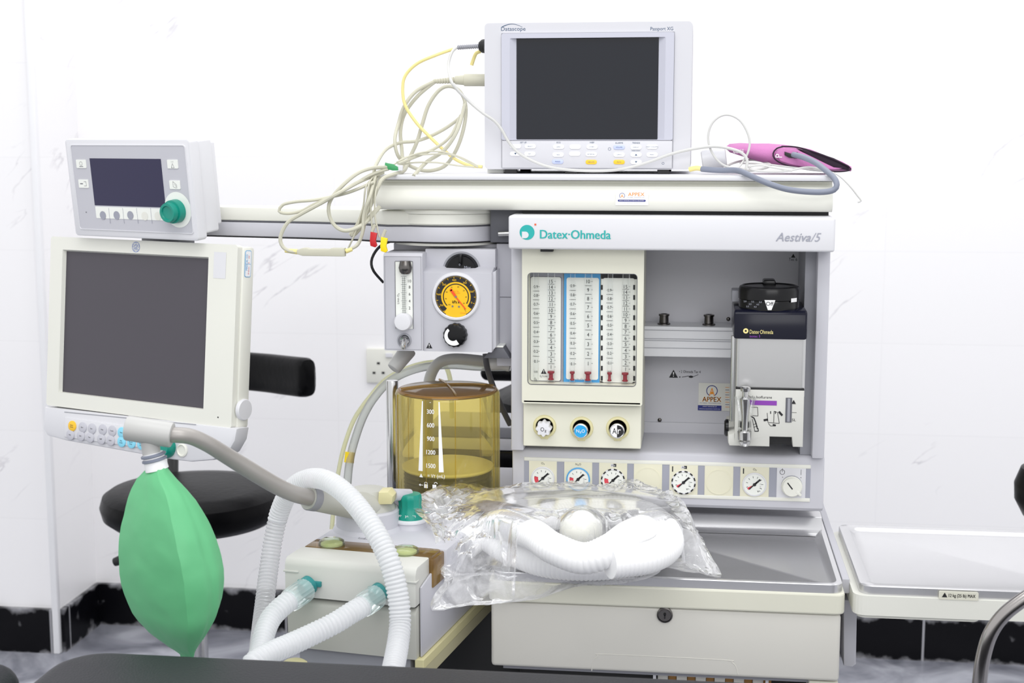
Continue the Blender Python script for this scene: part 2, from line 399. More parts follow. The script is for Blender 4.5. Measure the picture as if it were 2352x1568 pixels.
def floor_mat():
    m = bpy.data.materials.new('floor_marble'); m.use_nodes = True; nt = m.node_tree; b = nt.nodes['Principled BSDF']; L = nt.links.new; N = nt.nodes.new
    g = N('ShaderNodeNewGeometry'); n = N('ShaderNodeTexNoise'); n.inputs['Scale'].default_value = 3.2; n.inputs['Detail'].default_value = 8; n.inputs['Distortion'].default_value = 1.4
    L(g.outputs['Position'], n.inputs['Vector'])
    c = N('ShaderNodeValToRGB'); c.color_ramp.elements[0].position = 0.36; c.color_ramp.elements[0].color = (0.16, 0.165, 0.2, 1)
    c.color_ramp.elements[1].position = 0.66; c.color_ramp.elements[1].color = (0.55, 0.56, 0.62, 1); L(n.outputs['Fac'], c.inputs[0])
    L(c.outputs[0], b.inputs['Base Color']); b.inputs['Roughness'].default_value = 0.25; MATS['floor_marble'] = m
floor_mat()

# ------------------------------------------------------------------ the room
def struct(mb, name, m):
    o = mb.build(name, m); o['kind'] = 'structure'; return o
struct(MB().box(-4.2, 3.4, -2.5, 4.1, -0.05, 0), 'floor', 'floor_marble')
struct(MB().box(-1.745, 3.4, 3.92, 4.05, 0, 3.1), 'wall_back', 'tile_back')
struct(MB().box(-4.2, -1.745, 3.67, 4.05, 0, 3.1, 0), 'wall_left', 'tile_back')
side = MB().box(-1.745, -1.741, 3.67, 3.92, 0.0, 3.1, 0); struct(side, 'wall_left_side', 'tile_side')
struct(MB().box(-1.74, 3.4, 3.905, 3.92, 0, 0.124), 'baseboard_back', 'skirting_back')
struct(MB().box(-4.2, -1.755, 3.655, 3.67, 0, 0.126), 'baseboard_left', 'skirting_back')
struct(MB().box(-1.741, -1.728, 3.67, 3.905, 0, 0.124), 'baseboard_side', 'skirting_side')
struct(MB().box(-1.757, -1.739, 3.652, 3.672, 0, 3.1, 0, 0.003), 'trim_1', 'white_sticker')

# socket
o = thing('wall_socket', 'white square three-pin mains socket on the white tiled wall behind the amber bellows', 'socket', P(875, 885, 3.9))
a, b, c, d = WF.rect(841, 800, 912, 880, 3.91)
MB().box(a, b, 3.908, 3.92, c, d, 0, .003).build('face_plate', 'cream_light', o)
for x, y in ((869, 834), (859, 856), (880, 856)):
    p = P(x, y, 3.907); MB().box(p.x - .004, p.x + .004, 3.9068, 3.9085, p.z - .003, p.z + .003).build('pin_hole', 'black_print', o)
p = P(893, 816, 3.9); MB().box(p.x - .010, p.x + .010, 3.901, 3.907, p.z - .006, p.z + .006, 0, .0015).build('rocker_switch', 'white_plastic', o)
# ------------------------------------------------------------------ anaesthesia machine
XL, XR = -0.266, 0.190
mach = thing('anesthesia_machine', 'grey and cream anaesthesia machine with three flow tubes, gauge row, steel tray and drawer', 'anaesthesia machine', (-0.04, 2.1, 0))
# top shelf: slab and bulging front cover
sl = MB().box(-0.462, 0.192, 2.045, 2.45, 1.3625, 1.370, 0, .002); sl.build('top_shelf', 'white_plastic', mach)
prof = [(2.052, 1.3618), (2.062, 1.3615), (2.064, 1.3585), (2.060, 1.3560), (2.0545, 1.3540), (2.0545, 1.3500), (2.052, 1.346), (2.048, 1.339), (2.047, 1.331), (2.050, 1.324), (2.056, 1.3195), (2.44, 1.3195), (2.44, 1.3618)]
cov = MB().prism(prof, -0.461, 0.188, 0, .0015, 'x'); 
# sticker on the front cover
a, b, c, d = WF.rect(1414, 441, 1489, 471, 2.0455)
cov.box(a, b, 2.0452, 2.0475, c, d, 1); w_ = b - a; h_ = d - c
cov.disc(a + w_ * .2, d - h_ * .28, h_ * .22, 2.0450, 2, r0=h_ * .19, a0=-140, a1=140)
cov.text('A', a + w_ * .15, a + w_ * .25, d - h_ * .42, d - h_ * .18, 2.0449, 3)
cov.text('APPEX', a + w_ * .38, a + w_ * .88, d - h_ * .30, d - h_ * .03, 2.0449, 3)
cov.text('GLOBAL TRADING INC.', a + w_ * .36, a + w_ * .90, d - h_ * .44, d - h_ * .37, 2.0449, 4)
cov.prism(rrect(a + w_ * .07, a + w_ * .92, c + h_ * .27, c + h_ * .42, h_ * .07), 2.0447, 2.0452, 2)
cov.text('DIRECT IMPORTER OF MEDICAL EQUIPMENT', a + w_ * .11, a + w_ * .88, c + h_ * .31, c + h_ * .38, 2.0445, 1)
cov.text('www.appextrading.com', a + w_ * .2, a + w_ * .8, c + h_ * .12, c + h_ * .18, 2.0449, 4)
cov.build('shelf_cover', ['cream_light', 'white_sticker', 'navy_print', 'orange_print', 'pale_print'], mach)
MB().box(-0.25, 0.185, 2.075, 2.42, 1.309, 1.3195).build('shelf_gap_shade', 'black_rubber', mach)  # black block stands in for the shade between shelf cover and header
# header bar with lettering
hd = MB().box(-0.264, 0.190, 2.02, 2.40, 1.266, 1.3135, 0, .0035, 3)
lc = P(1210.5, 533.5, 2.0197); r = 0.0106
hd.disc(lc.x, lc.z, r, 2.0197, 1, 40)
hd.prism([(lc.x - r * .68, lc.z - r * .78), (lc.x - r * .68, lc.z + r * .10)] + [(lc.x - r * .22 + r * .44 * math.sin(math.radians(t)), lc.z - r * .34 + r * .44 * math.cos(math.radians(t))) for t in range(0, 181, 12)], 2.0192, 2.0196, 0)
lo = P(1229.5, 515.5, 2.0195); hd.quad(lo.x - .0013, lo.x + .0013, lo.z - .0013, lo.z + .0013, 2.0195, 2)
def txt(mb, s, x0, y0, x1, y1, Y, m, shear=0.0, fr=WF):
    A = fr.at(x0, y0, Y); B = fr.at(x1, y1, Y); return mb.text(s, A.x, B.x, B.z, A.z, Y, m, shear)
for q in (0, .00035): 
    A = P(1240 + q * 1500, 527.5, 2.0194); B = P(1402 + q * 1500, 549, 2.0194)
    hd.text('Datex·Ohmeda', A.x + q, B.x + q, B.z, A.z, 2.0194 - q * .1, 1)
txt(hd, 'Aestiva/5', 1782, 534, 1886, 555, 2.0194, 3, .3); txt(hd, 'Aestiva', 1782.8, 535, 1861, 554, 2.0193, 3, .3)
hd.build('header_panel', ['white_plastic', 'teal_logo', 'orange', 'pale_print'], mach)
# columns, alcove
MB().box(XL, -0.247, 2.065, 2.40, 0.965, 1.267, 0, .002).build('side_column', 'panel_grey', mach)
rc = MB().box(0.171, 0.1885, 2.065, 2.42, 0.965, 1.267, 0, .002)
rc.box(0.1555, 0.1712, 2.085, 2.22, 0.966, 1.266, 1)
rc.build('side_column', ['panel_grey', 'mid_grey'], mach)
cp = P(1902, 850, 2.1); MB().box(0.188, 0.1915, 2.15, 2.17, cp.z - .016, cp.z + .016, 0, .0008).build('side_clip', 'mid_grey', mach)
bp = MB().box(-0.25, 0.172, 2.225, 2.40, 0.98, 1.267)
bp.box(-0.25, 0.172, 2.219, 2.226, 0.962, 0.982, 0, .001)
# shelf lip, warning print and stickers on the back panel
YB = 2.2245
A = P(1547, 858, YB); bp.tri(A.x, A.z, .0125, YB, 1, 2)
txt(bp, '• 2 Ohmeda Tec 4', 1560, 850, 1609, 857, YB, 1)
txt(bp, '•', 1560, 864, 1563, 867, YB, 1); A = P(1566, 866, YB); B = P(1582, 863, YB); bp.bar(A.x, A.z, B.x, B.z, .0008, YB, 1); A = P(1587, 865, YB); bp.disc(A.x, A.z, .0035, YB, 1, rz=.0018); A = P(1592, 865, YB); B = P(1604, 860, YB); bp.bar(A.x, A.z, B.x, B.z, .0007, YB, 1)
txt(bp, 'Tec 6', 1812, 592, 1831, 599, YB, 1); A = P(1822, 587, YB); bp.tri(A.x, A.z, .006, YB, 1)
a, b, c, d = WF.rect(1605, 879, 1684, 944, YB - .0005)
a2, b2, c2, d2 = WF.rect(1605, 879, 1665, 944, YB - .0006)
bp.quad(a, b, c, d, YB - .0003, 3)
cx_ = (a2 + b2) / 2; zt = P(1631, 897, YB).z
bp.disc(cx_, zt, .0088, YB - .0006, 4, r0=.0076, a0=-148, a1=148); bp.text('A', cx_ - .0045, cx_ + .0045, zt - .008, zt + .0045, YB - .0007, 5); bp.disc(cx_, zt - .0035, .002, YB - .0008, 5)
for q in (0, .0004): bp.text('APPEX', cx_ - .0148 + q, cx_ + .0144 + q, P(1631, 922, YB).z, P(1631, 911, YB).z, YB - .0006, 5)
txt(bp, 'GLOBAL TRADING INC.', 1607, 924, 1657, 927, YB - .0006, 4)
a3, b3, c3, d3 = WF.rect(1603, 930, 1657, 943, YB - .0006); bp.quad(a3, b3, c3, d3, YB - .0006, 4)
txt(bp, 'DIRECT IMPORTER OF', 1614, 932, 1646, 935, YB - .0009, 2); txt(bp, 'MEDICAL EQUIPMENT FROM USA', 1606, 937.5, 1654, 940.5, YB - .0009, 2)
for k in range(9):
    A = P(1666, 890 + k * 5.6, YB); bp.quad(A.x, A.x + .006, A.z, A.z + .0007, YB - .0006, 4 if k % 2 else 5)
bp.build('back_panel', ['alcove_grey', 'black_print', 'white_print', 'cream_light', 'navy_print', 'orange_print'], mach)
for x, y in ((1515, 965), (1673, 733)):
    A = P(x, y, 2.222); MB().lathe([(0.0032, 0), (.003, .001), (.0018, .002), (0, .0022)], (A.x, 2.2245, A.z), (0, -1, 0), 14).build('screw', 'dark_chrome', mach)
# inner right wall bracket seen right of the vaporizer
MB().box(0.140, 0.156, 2.18, 2.225, 0.98, 1.09).build('inner_bracket', 'dark_grey', mach)
# manifold rail with two posts
a, b, c, d = WF.rect(1480, 748, 1690, 822, 2.165)
ra = MB().box(-0.076, 0.150, 2.165, 2.225, c, d - .0005, 0, .0012)
for k in (.28, .52, .58, .86): ra.box(-0.0755, 0.149, 2.1642, 2.1652, c + (d - c) * k, c + (d - c) * k + .0007, 1)
ra.build('manifold_rail', ['aluminium', 'mid_grey'], mach)
for x in (1525, 1628):
    A = P(x, 748, 2.19); MB().lathe([(.0098, 0), (.0098, .002), (.0072, .003), (.0068, .013), (.0082, .0135), (.0082, .016), (.005, .0165), (.005, .013), (0, .013)], (A.x, 2.19, d - .0005), (0, 0, 1), 20).build('port_valve', 'dark_chrome', mach)
# ---- flowmeter module
YF = 2.045
x0, x1, z0, z1 = WF.rect(1199, 575, 1475, 932, YF)
wx0, wx1, wz0, wz1 = WF.rect(1213, 627, 1460, 887, YF)
N_ = 6
fm = MB(); outer = rrect(x0, x1, z0, 1.2664, .003, N_); inner = rrect(wx0, wx1, wz0, wz1, .005, N_)
fm.ring(outer, inner, YF, YF + .030)
fm.prism([(YF, z0 + .004), (YF, z0 + .002), (YF + .002, z0), (YF + .02, z0), (YF + .02, z0 + .004)], x0 + .003, x1 - .003, 0, 0, 'x')
ridge = rrect(wx0 - .0008, wx1 + .0008, wz0 - .0008, wz1 + .0008, .0058, N_); fm.ring(ridge, inner, YF - .0004, YF + .002, 1)
lx0, lx1, lz0, lz1 = WF.rect(1202, 935, 1472, 1031, YF + .012)
fm.box(lx0, lx1, YF + .012, 2.2, lz0, z0 + .003, 0, .0015)
fm.build('flowmeter_cover', ['cream', 'dark_grey'], mach)
fmod = MB().box(x0 + .002, x1 - .002, YF + .029, 2.2, z0, 1.2664); fmod.build('flowmeter_housing', 'cream', mach)
YP = YF + .026
plate = MB(); W3 = (wx1 - wx0)
secs = []
for k, (pa, pb) in enumerate(((1213, 1293), (1295, 1378), (1380, 1460))):
    a = P(pa, 750, YP).x if k else wx0 - .004; b = P(pb, 750, YP).x if k < 2 else wx1 + .004
    secs.append((a, b))
Zt, Zb = wz1 + .003, wz0 - .003
plate.quad(secs[0][0], secs[0][1], Zb, Zt, YP, 1)
plate.quad(secs[1][0], secs[1][1], Zb, Zt, YP, 2)
plate.quad(secs[2][0], secs[2][1], Zb, Zt, YP, 0)
q_ = P(1380, 640, YP); q2 = P(1462, 877, YP)
plate.quad(secs[2][0], secs[2][1], q_.z, Zt, YP - .0002, 3); plate.quad(secs[2][0], secs[2][1], Zb, q2.z, YP - .0002, 3)
plate.build('colour_plate', ['lens', 'pale_print', 'blue_panel', 'black_print'], mach)
pr = MB()
def zz(y, x=1330): return P(x, y, YP).z
# inner white fields
fa = P(1219, 0, YP).x
def fld(xa, ya, xb, yb, m, off=.0006):
    A = P(xa, ya, YP); B = P(xb, yb, YP); pr.prism(rrect(A.x, B.x, B.z, A.z, .003, 4), YP - off, YP, m)
fld(1218, 634, 1289, 876, 3, .0005); fld(1219.2, 635.5, 1287.6, 874.5, 1, .0009)
fld(1301.5, 637, 1374, 872, 1, .0008)
for q in range(1):
    pass
fld(1385, 638, 1455, 879, 1, .0009)
# dashes along both sides of the right hand plate
for k in range(10):
    y = 654 + k * 23.2
    for xx in (1380.3, 1454.5):
        A = P(xx, y, YP); B = P(xx + 4.2, y + 11, YP); pr.quad(A.x, B.x, B.z, A.z, YP - .0012, 0)
def scale_col(px_, y0, y1, vals, nums, minor=False, back=False):
    n = len(vals)
    for i, v in enumerate(vals):
        t = i / (n - 1); y = y0 + (y1 - y0) * (0.92 * t + .08 * t * t)
        A = P(px_, y, YP); pr.textc(v, A.x, A.z, .0054 if not minor else .0042, YP - .0014, 0, wf=.85)
        B = P(px_ + (7 if not minor else 5), y, YP); pr.quad(B.x, B.x + .0022, B.z - .0003, B.z + .0003, YP - .0014, 0)
        if minor: C_ = P(px_ - 5, y, YP); pr.quad(C_.x - .001, C_.x, C_.z - .00018, C_.z + .00018, YP - .0014, 0)
        t2 = (i + .5) / (n - 1)
        if i < n - 1:
            y2 = y0 + (y1 - y0) * (0.92 * t2 + .08 * t2 * t2); A = P(px_ - 7, y2, YP); B = P(px_ + 8, y2, YP); pr.quad(A.x, B.x, A.z - .00028, A.z + .00028, YP - .0014, 0)
n15 = [str(i) for i in range(15, 0, -1)]; n10 = [str(i) for i in range(10, 0, -1)]; n9 = ['0.%d' % i for i in range(9, 0, -1)]
scale_col(1266, 646, 842, n15, 1); scale_col(1231, 658, 829, n9, 1, True)
scale_col(1351, 646, 834, n10, 1); scale_col(1315, 656, 835, n9, 1, True)
scale_col(1437, 658, 847, n15, 1); scale_col(1400, 666, 833, n9, 1, True)
for x in (1231, 1315, 1400):
    A = P(x, 853, YP); pr.textc('0.05', A.x, A.z, .0028, YP - .0014, 0, wf=.8)
A = P(1249, 852, YP); pr.tri(A.x, A.z, .0075, YP - .0014, 0, 1)
txt(pr, 'O₂ % L/min', 1240, 861, 1258, 867, YP - .0014, 0); txt(pr, 'O₂', 1227, 867, 1233, 874, YP - .0014, 0)
txt(pr, 'N₂O', 1325, 868, 1338, 874, YP - .0014, 2)
pr.build('flow_scales', ['black_print', 'lens', 'pale_print', 'grey_print'], mach)
for x, r_ in ((1231, .0042), (1266, .0060), (1315, .0042), (1351, .0060), (1401, .0042), (1437, .0060)):
    A = P(x, 750, YF + .016)
    tb = MB().cyl((A.x, YF + .016, wz0 - .002), (A.x, YF + .016, wz1 + .002), r_, n=20)
    o = tb.build('flow_tube', 'glass', mach)
    if x in (1266, 1351, 1437, 1401, 1315):
        k = r_ / .006; m = MB().lathe([(.0035 * k, 0), (.0048 * k, .001), (.0030 * k, .003), (.0030 * k, .009), (.005 * k, .0105), (.005 * k, .013), (.003 * k, .0136)], (A.x, YF + .016, wz0 + .004), (0, 0, 1), 16); m.build('float', 'float_red', o)
MB().quad(wx0, wx1, wz0, wz1, YF + .004).build('window_pane', 'pane', mach)
# knobs
for i, (x, y) in enumerate(((1251, 979), (1336, 983), (1419, 983))):
    Yk = YF + .012; c_ = P(x, y, Yk)
    m = MB()
    m.lathe([(.0128, .0), (.0172, .0), (.0165, .0022), (.0136, .0032), (.0128, .0022), (.0128, .0)], (c_.x, Yk, c_.z), (0, -1, 0), 36)
    m.prism([(c_.x - .0075, c_.z - .013), (c_.x - .005, c_.z - .0185), (c_.x + .005, c_.z - .0185), (c_.x + .0075, c_.z - .013)], Yk - .0022, Yk + .001, 0, .0008)
    m.build('knob_guard', 'beige', mach)
    MB().lathe([(.0128, -.001), (0, -.001)], (c_.x, Yk - .0006, c_.z), (0, -1, 0), 30).build('knob_recess', 'black_rubber', mach)
    k = MB(); cz = c_.z - .0005
    yk = Yk - .001
    if i == 0:
        vs = 48; pr_ = [(1, 0), (1, .016), (.93, .018), (.2, .019)]
        pts = []; fs = []
        for rr, hh in pr_:
            for q in range(vs):
                an = 2 * PI * q / vs; R_ = (.0105 + .0013 * math.cos(8 * an)) * rr; pts.append((c_.x + R_ * math.cos(an), yk - hh, cz + R_ * math.sin(an)))
        for j in range(3):
            for q in range(vs): fs.append((j * vs + q, j * vs + (q + 1) % vs, (j + 1) * vs + (q + 1) % vs, (j + 1) * vs + q))
        fs.append(tuple(3 * vs + q for q in range(vs))); k.add(pts, fs, 0, True)
        k.text('O₂', c_.x - .004, c_.x + .0045, cz - .004, cz + .003, yk - .0192, 1)
    else:
        k.lathe([(.0102, 0), (.0102, .015), (.0108, .0155), (.0108, .018), (.0096, .0188), (0, .0188)], (c_.x, yk, cz), (0, -1, 0), 30, 0)
        yy = yk - .0190
        if i == 1:
            k.disc(c_.x, cz, .0091, yy, 2, 32); k.text('N₂O', c_.x - .0062, c_.x + .0062, cz - .003, cz + .0028, yy - .0003, 3)
        else:
            k.disc(c_.x, cz, .0091, yy, 3, 32); k.disc(c_.x, cz, .0091, yy - .0002, 1, 20, a0=0, a1=180)
            k.text('A', c_.x - .0068, c_.x - .0008, cz - .004, cz + .0045, yy - .0003, 1); k.text('r', c_.x + .001, c_.x + .0055, cz - .004, cz + .003, yy - .0004, 3)
    k.build('control_knob', [('white_plastic' if i == 0 else 'chrome'), 'black_print', 'blue_knob', 'white_print'], mach)
# black notch under the header
a, b, c, d = WF.rect(1243, 569, 1271, 577, 2.04); MB().box(a, b, 2.030, 2.06, c, 1.2665).build('header_catch', 'black_rubber', mach)
# ---- gauge panel
YG = 2.078
GX0, GX1 = XL, 0.1905
gp = MB().prism([(YG + .005, .883), (YG, .888), (YG, .9605), (YG + .0015, .9635), (YG + .006, .9655), (2.225, .9655), (2.4, .9655), (2.4, .883)], GX0, GX1, 0, .003, 'x')
cz0 = P(1530, 1148, YG).z
ix0, ix1, iz0, iz1 = WF.rect(1204, 1049, 1860, 1152, YG)
gp.box(ix0, ix1, YG - .0015, YG + .002, iz1 - .0055, iz1, 1, .0008); gp.box(ix0, ix1, YG - .0015, YG + .002, iz0, iz0 + .0055, 1, .0008)
gp.box(ix0, ix1, YG - .0006, YG + .001, iz0 + .0055, iz1 - .0055, 2)
gp.build('gauge_panel', ['panel_grey', 'cream_light', 'pale_print'], mach)
spots = [(1247, 1093, 'a'), (1328, 1096, 'b'), (1408, 1100, 'c'), (1488, 1102, 'x'), (1570, 1104, 'd'), (1651, 1107, 'x'), (1733, 1107, 'e'), (1817, 1110, 's')]
for x, y, kind in spots:
    c_ = P(x, y, YG - .001); cx_, cz_ = c_.x, (iz0 + iz1) / 2 + (-.0006)
    m = MB().prism(rrect(cx_ - .0207, cx_ + .0207, cz_ - .0235, cz_ + .0235, .0015, 3), YG - .0012, YG, 0)
    yy = YG - .0014
    if kind == 'x':
        m.lathe([(.019, 0), (.019, .0008), (.0175, .0008), (.0175, .0004), (0, .0004)], (cx_, yy + .0003, cz_ - .001), (0, -1, 0), 36, 0)
        m.build('blank_plate', ['plate_cream'], mach); continue
    if kind == 's':
        m.disc(cx_ + .001, cz_ - .003, .0150, yy, 2, 32)
        m.disc(cx_ - .013, cz_ + .0165, .0038, yy, 3, 20, r0=.0032); m.quad(cx_ - .0133, cx_ - .0127, cz_ + .0165, cz_ + .022, yy, 3)
        m.quad(cx_ + .0135, cx_ + .014, cz_ + .013, cz_ + .021, yy, 3); m.disc(cx_ - .0125, cz_ + .009, .0006, yy, 3, 8); m.disc(cx_ + .0137, cz_ + .009, .0006, yy, 3, 8)
        q = m.build('switch_plate', ['white_plastic', 'black_print', 'pale_print', 'black_print'], mach)
        k = MB().lathe([(.0150, 0), (.0150, .004), (.0138, .0045), (.0138, .0095), (.0128, .0105), (0, .0105)], (cx_ + .001, YG - .001, cz_ - .004), (0, -1, 0), 36)
        an = math.radians(-48); dx, dz = math.sin(-an), -math.cos(an)
        k.prism([(cx_ + .001 + dx * .008 - dz * .0025, cz_ - .004 + dz * .008 + dx * .0025), (cx_ + .001 + dx * .0175 - dz * .0016, cz_ - .004 + dz * .0175 + dx * .0016), (cx_ + .001 + dx * .0175 + dz * .0016, cz_ - .004 + dz * .0175 - dx * .0016), (cx_ + .001 + dx * .008 + dz * .0025, cz_ - .004 + dz * .008 - dx * .0025)], YG - .0118, YG - .004, 0, .0006)
        k.bar(cx_ + .001 - .0068, cz_ - .004 + .0072, cx_ + .0015, cz_ - .004 - .0022, .0018, YG - .0118, 1)
        k.build('system_switch', ['cream_light', 'black_print'], q); continue
    gy = yy - .0018; gz = cz_ - .003
    if kind in 'abe': m.textc({'a': 'O₂', 'b': 'N₂O', 'e': 'O₂'}[kind], cx_, cz_ + .0195, .0030, yy, 2)
    else:
        m.quad(cx_ - .0036, cx_ + .0004, cz_ + .0172, cz_ + .0217, yy - .0001, 1); m.quad(cx_ + .0004, cx_ + .0046, cz_ + .0172, cz_ + .0217, yy - .0001, 2)
        m.textc('A', cx_ - .0014, cz_ + .0195, .0030, yy - .0003, 2); m.textc('ir', cx_ + .0022, cz_ + .0195, .0030, yy - .0003, 1)
    if kind in 'de': m.box(cx_ - .0170, cx_ - .0155, yy - .0002, yy, cz_ + .0125, cz_ + .0205, 2)
    q = m.build('gauge_plate', ['plate_cream', 'white_plastic', 'black_print'], mach)
    g = MB().lathe([(.0176, 0), (.0176, .0022), (.0160, .0026), (.0155, .0012), (0, .0012)], (cx_, yy + .0003, gz), (0, -1, 0), 40, {'b': 4}.get(kind, 0))
    fy = yy - .0013
    g.disc(cx_, gz, .0157, fy, 1, 36)
    if kind in 'cd':
        for t in range(12): g.disc(cx_, gz, .0178, yy - .0026, 2, 3, r0=.0158, a0=t * 30 + 4, a1=t * 30 + 20)
    if kind in 'abc': g.disc(cx_, gz, .0128, fy - .0002, 3, 8, r0=.0070, a0=233, a1=284)
    else: g.disc(cx_, gz, .0118, fy - .0002, 3, 6, r0=.004, a0=226, a1=244)
    for t in range(8 if kind in 'abc' else 9):
        an = math.radians(-110 + t * 33); s_, c2_ = math.sin(an), math.cos(an)
        if kind in 'abc' and t in (0,): continue
        g.bar(cx_ + s_ * .0098, gz + c2_ * .0098, cx_ + s_ * .0125, gz + c2_ * .0125, .0006, fy - .0003, 2)
    for t, s in enumerate(('100', 'psi', '600')): g.textc(s, cx_ + .0085, gz + .001 - t * .0030, .0013, fy - .0003, 5)
    g.textc('kPa', cx_ + .007, gz - .0095, .0017, fy - .0003, 2)
    g.bar(cx_ - .0075, gz - .0072, cx_ + .0030, gz + .0034, .0017, fy - .0006, 2); g.bar(cx_ + .001, gz + .001, cx_ + .0082, gz + .0078, .0026, fy - .0006, 2)
    g.disc(cx_, gz, .0024, fy - .0008, 2, 16)
    g.build('pressure_gauge', ['white_plastic', 'lens', 'black_print', 'red_soft', 'blue_panel', 'grey_print'], q)
# ---- worktop: steel tray in a cream frame, drawer below
DY = 1.838
fr_ = MB()
fo = rrect(-0.268, 0.2005, DY, 2.30, .012, 5); fi = rrect(-0.252, 0.184, DY + .02, 2.28, .012, 5)
fr_.ring(fo, fi, .808, .836, 0, 'z')
o = fr_.build('worktop_frame', 'cream', mach)
bpy_m = o.modifiers.new('bevel', 'BEVEL'); bpy_m.width = .0025; bpy_m.segments = 2; bpy_m.limit_method = 'ANGLE'
ty0 = DY + .004
def tray(x0, x1, y0, y1, zt, depth, rim, name, parent, backlip=0.0):
    m = MB(); r = .016; loops = []
    spec = [(0, zt - .012), (0, zt - .001), (.001, zt), (rim, zt), (rim + .004, zt - depth * .5), (rim + .009, zt - depth)]
    for off, z in spec:
        rr = max(.006, r - off * .2); pts = rrect(x0 + off, x1 - off, y0 + off, y1 - off, rr, 6)
        loops.append([(p[0], p[1], z + (backlip if (p[1] > y1 - .03 and off > 0 and off <= rim) else 0)) for p in pts])
    vs = [p for l in loops for p in l]; n = len(loops[0]); fs = []
    for j in range(len(loops) - 1):
        for i in range(n): fs.append((j * n + i, j * n + (i + 1) % n, (j + 1) * n + (i + 1) % n, (j + 1) * n + i))
    fs.append(tuple((len(loops) - 1) * n + i for i in range(n)))
    m.add(vs, fs, 0, True); return m.build(name, 'steel_tray', parent)
tray(-0.262, 0.1975, DY + .003, 2.255, .848, .008, .007, 'steel_tray', mach)
lip = MB().prism([(2.098, .8408), (2.103, .8420), (2.107, .8445), (2.1095, .8480), (2.1155, .8630), (2.1175, .8648), (2.121, .8653), (2.15, .8653), (2.15, .8404), (2.10, .8404)], -0.262, 0.1925, 0, .0015, 'x', sm=True); lip.build('tray_backsplash', 'steel_tray', mach)
dr = MB().box(-0.2645, 0.196, DY + .004, 2.28, .716, .8075, 0, .005, 3)
gq = [P(x, y, DY + .004) for x, y in ((1359, 1540), (1362, 1518), (1374, 1506), (1392, 1502), (1660, 1515), (1680, 1520), (1690, 1530), (1695, 1548))]
dr.tube(smooth([(p.x, DY + .0042, p.z) for p in gq], .003), .0007, 6, 0)
o = dr.build('drawer', ['drawer_cream', 'mid_grey'], mach)
c_ = P(1527, 1411, DY + .004); lk = MB().lathe([(.0105, 0), (.0105, .0025), (.009, .0035), (.0085, .0022), (.0075, .0022), (.0075, .003), (0, .003)], (c_.x, DY + .004, c_.z), (0, -1, 0), 30)
lk.disc(c_.x, c_.z + .0015, .0018, DY - .0, 1, 14); lk.quad(c_.x - .0009, c_.x + .0009, c_.z - .0045, c_.z + .001, DY - .0, 1)
for v in range(len(lk.v)): pass
lk.build('drawer_lock', ['dark_chrome', 'black_rubber'], o)
# carcass below the drawer: frame strip with upright slots, then body and base to the floor
lb = MB().box(-0.25, 0.185, DY + .02, 2.28, .708, .716, 0)
a, b, c, d = WF.rect(1500, 1549, 1765, 1580, DY + .03)
lb.ring([(a, c - .2), (b, c - .2), (b, .708), (a, .708)], [(a + .004, c - .196), (b - .004, c - .196), (b - .004, .704), (a + .004, .704)], DY + .03, DY + .036, 1)
lb.build('drawer_runner_frame', ['mid_grey', 'white_plastic'], mach)
for k in range(6):
    xa = a + .006 + k * .0255
    MB().box(xa, xa + .014, DY + .04, DY + .06, .50, .703, 0, .001).build('lower_slat', 'drawer_cream', mach)
    MB().box(xa + .0145, xa + .025, DY + .048, DY + .052, .50, .703).build('lower_bar', 'brass', mach)
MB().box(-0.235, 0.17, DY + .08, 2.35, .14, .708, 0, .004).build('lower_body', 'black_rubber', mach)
c_ = P(1905, 1567, DY + .02); MB().box(.158, .196, DY + .012, DY + .06, .62, .7135, 0, .002).build('lower_corner_post', 'cream', mach)
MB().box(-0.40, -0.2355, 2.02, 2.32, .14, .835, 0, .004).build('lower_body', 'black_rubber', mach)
MB().box(-0.41, 0.20, DY + .05, 2.45, .09, .14, 0, .008).build('base', 'mid_grey', mach)
for sx in (-.22, .15):
    for sy in (DY + .1, 2.38):
        q = MB().cyl((sx - .012, sy, .045), (sx + .012, sy, .045), .045, n=24, bev=.004).build('caster', 'black_rubber', mach)
        MB().box(sx - .017, sx + .017, sy - .02, sy + .02, .05, .092, 0, .003).build('caster_fork', 'mid_grey', q)
# grey side plate right of the drawer, with hinge bracket
sp = MB()
def pxpoly(pts, Y): return [(P(x, y, Y).x, P(x, y, Y).z) for x, y in pts]
YS = 1.93
sp.prism(pxpoly([(1938, 1377), (2018, 1384), (2020, 1394), (1998, 1404), (1986, 1408), (1968, 1412), (1966, 1525), (1958, 1531), (1938, 1528)], YS), YS, YS + .30, 0, .0012)
sp.build('hinge_bracket', 'panel_grey', mach)
# ---- side shelf
sh = MB(); SX0, SX1, SY0, SY1 = .2165, .545, 1.838, 2.145
fo = rrect(SX0 - .006, SX1, SY0 - .004, SY1, .016, 5); fi = rrect(SX0 + .02, SX1 - .02, SY0 + .02, SY1 - .02, .01, 5)
sh.ring(fo, fi, .811, .837, 0, 'z'); sh.prism(rrect(SX0 + .0, .37, SY0 + .002, 2.1, .01), .806, .811, 0, 0, 'z')
a, b, c, d = WF.rect(2157, 1357, 2247, 1379, SY0 - .0045)
sh.prism(rrect(a, b, c, d, .0015, 3), SY0 - .0049, SY0 - .003, 1); sh.tri(a + .007, (c + d) / 2 + .0008, .0062, SY0 - .0052, 2)
for q in (0, .0002): sh.text('12 kg (25 lb) MAX', a + .012 + q, b - .004 + q, (c + d) / 2 - .003, (c + d) / 2 + .0025, SY0 - .0052, 2)
ss = sh.build('side_shelf', ['cream_light', 'cream', 'black_print'], mach)
tray(SX0 + .002, SX1 - .004, SY0 + .001, SY1 - .003, .849, .006, .012, 'shelf_tray', ss)
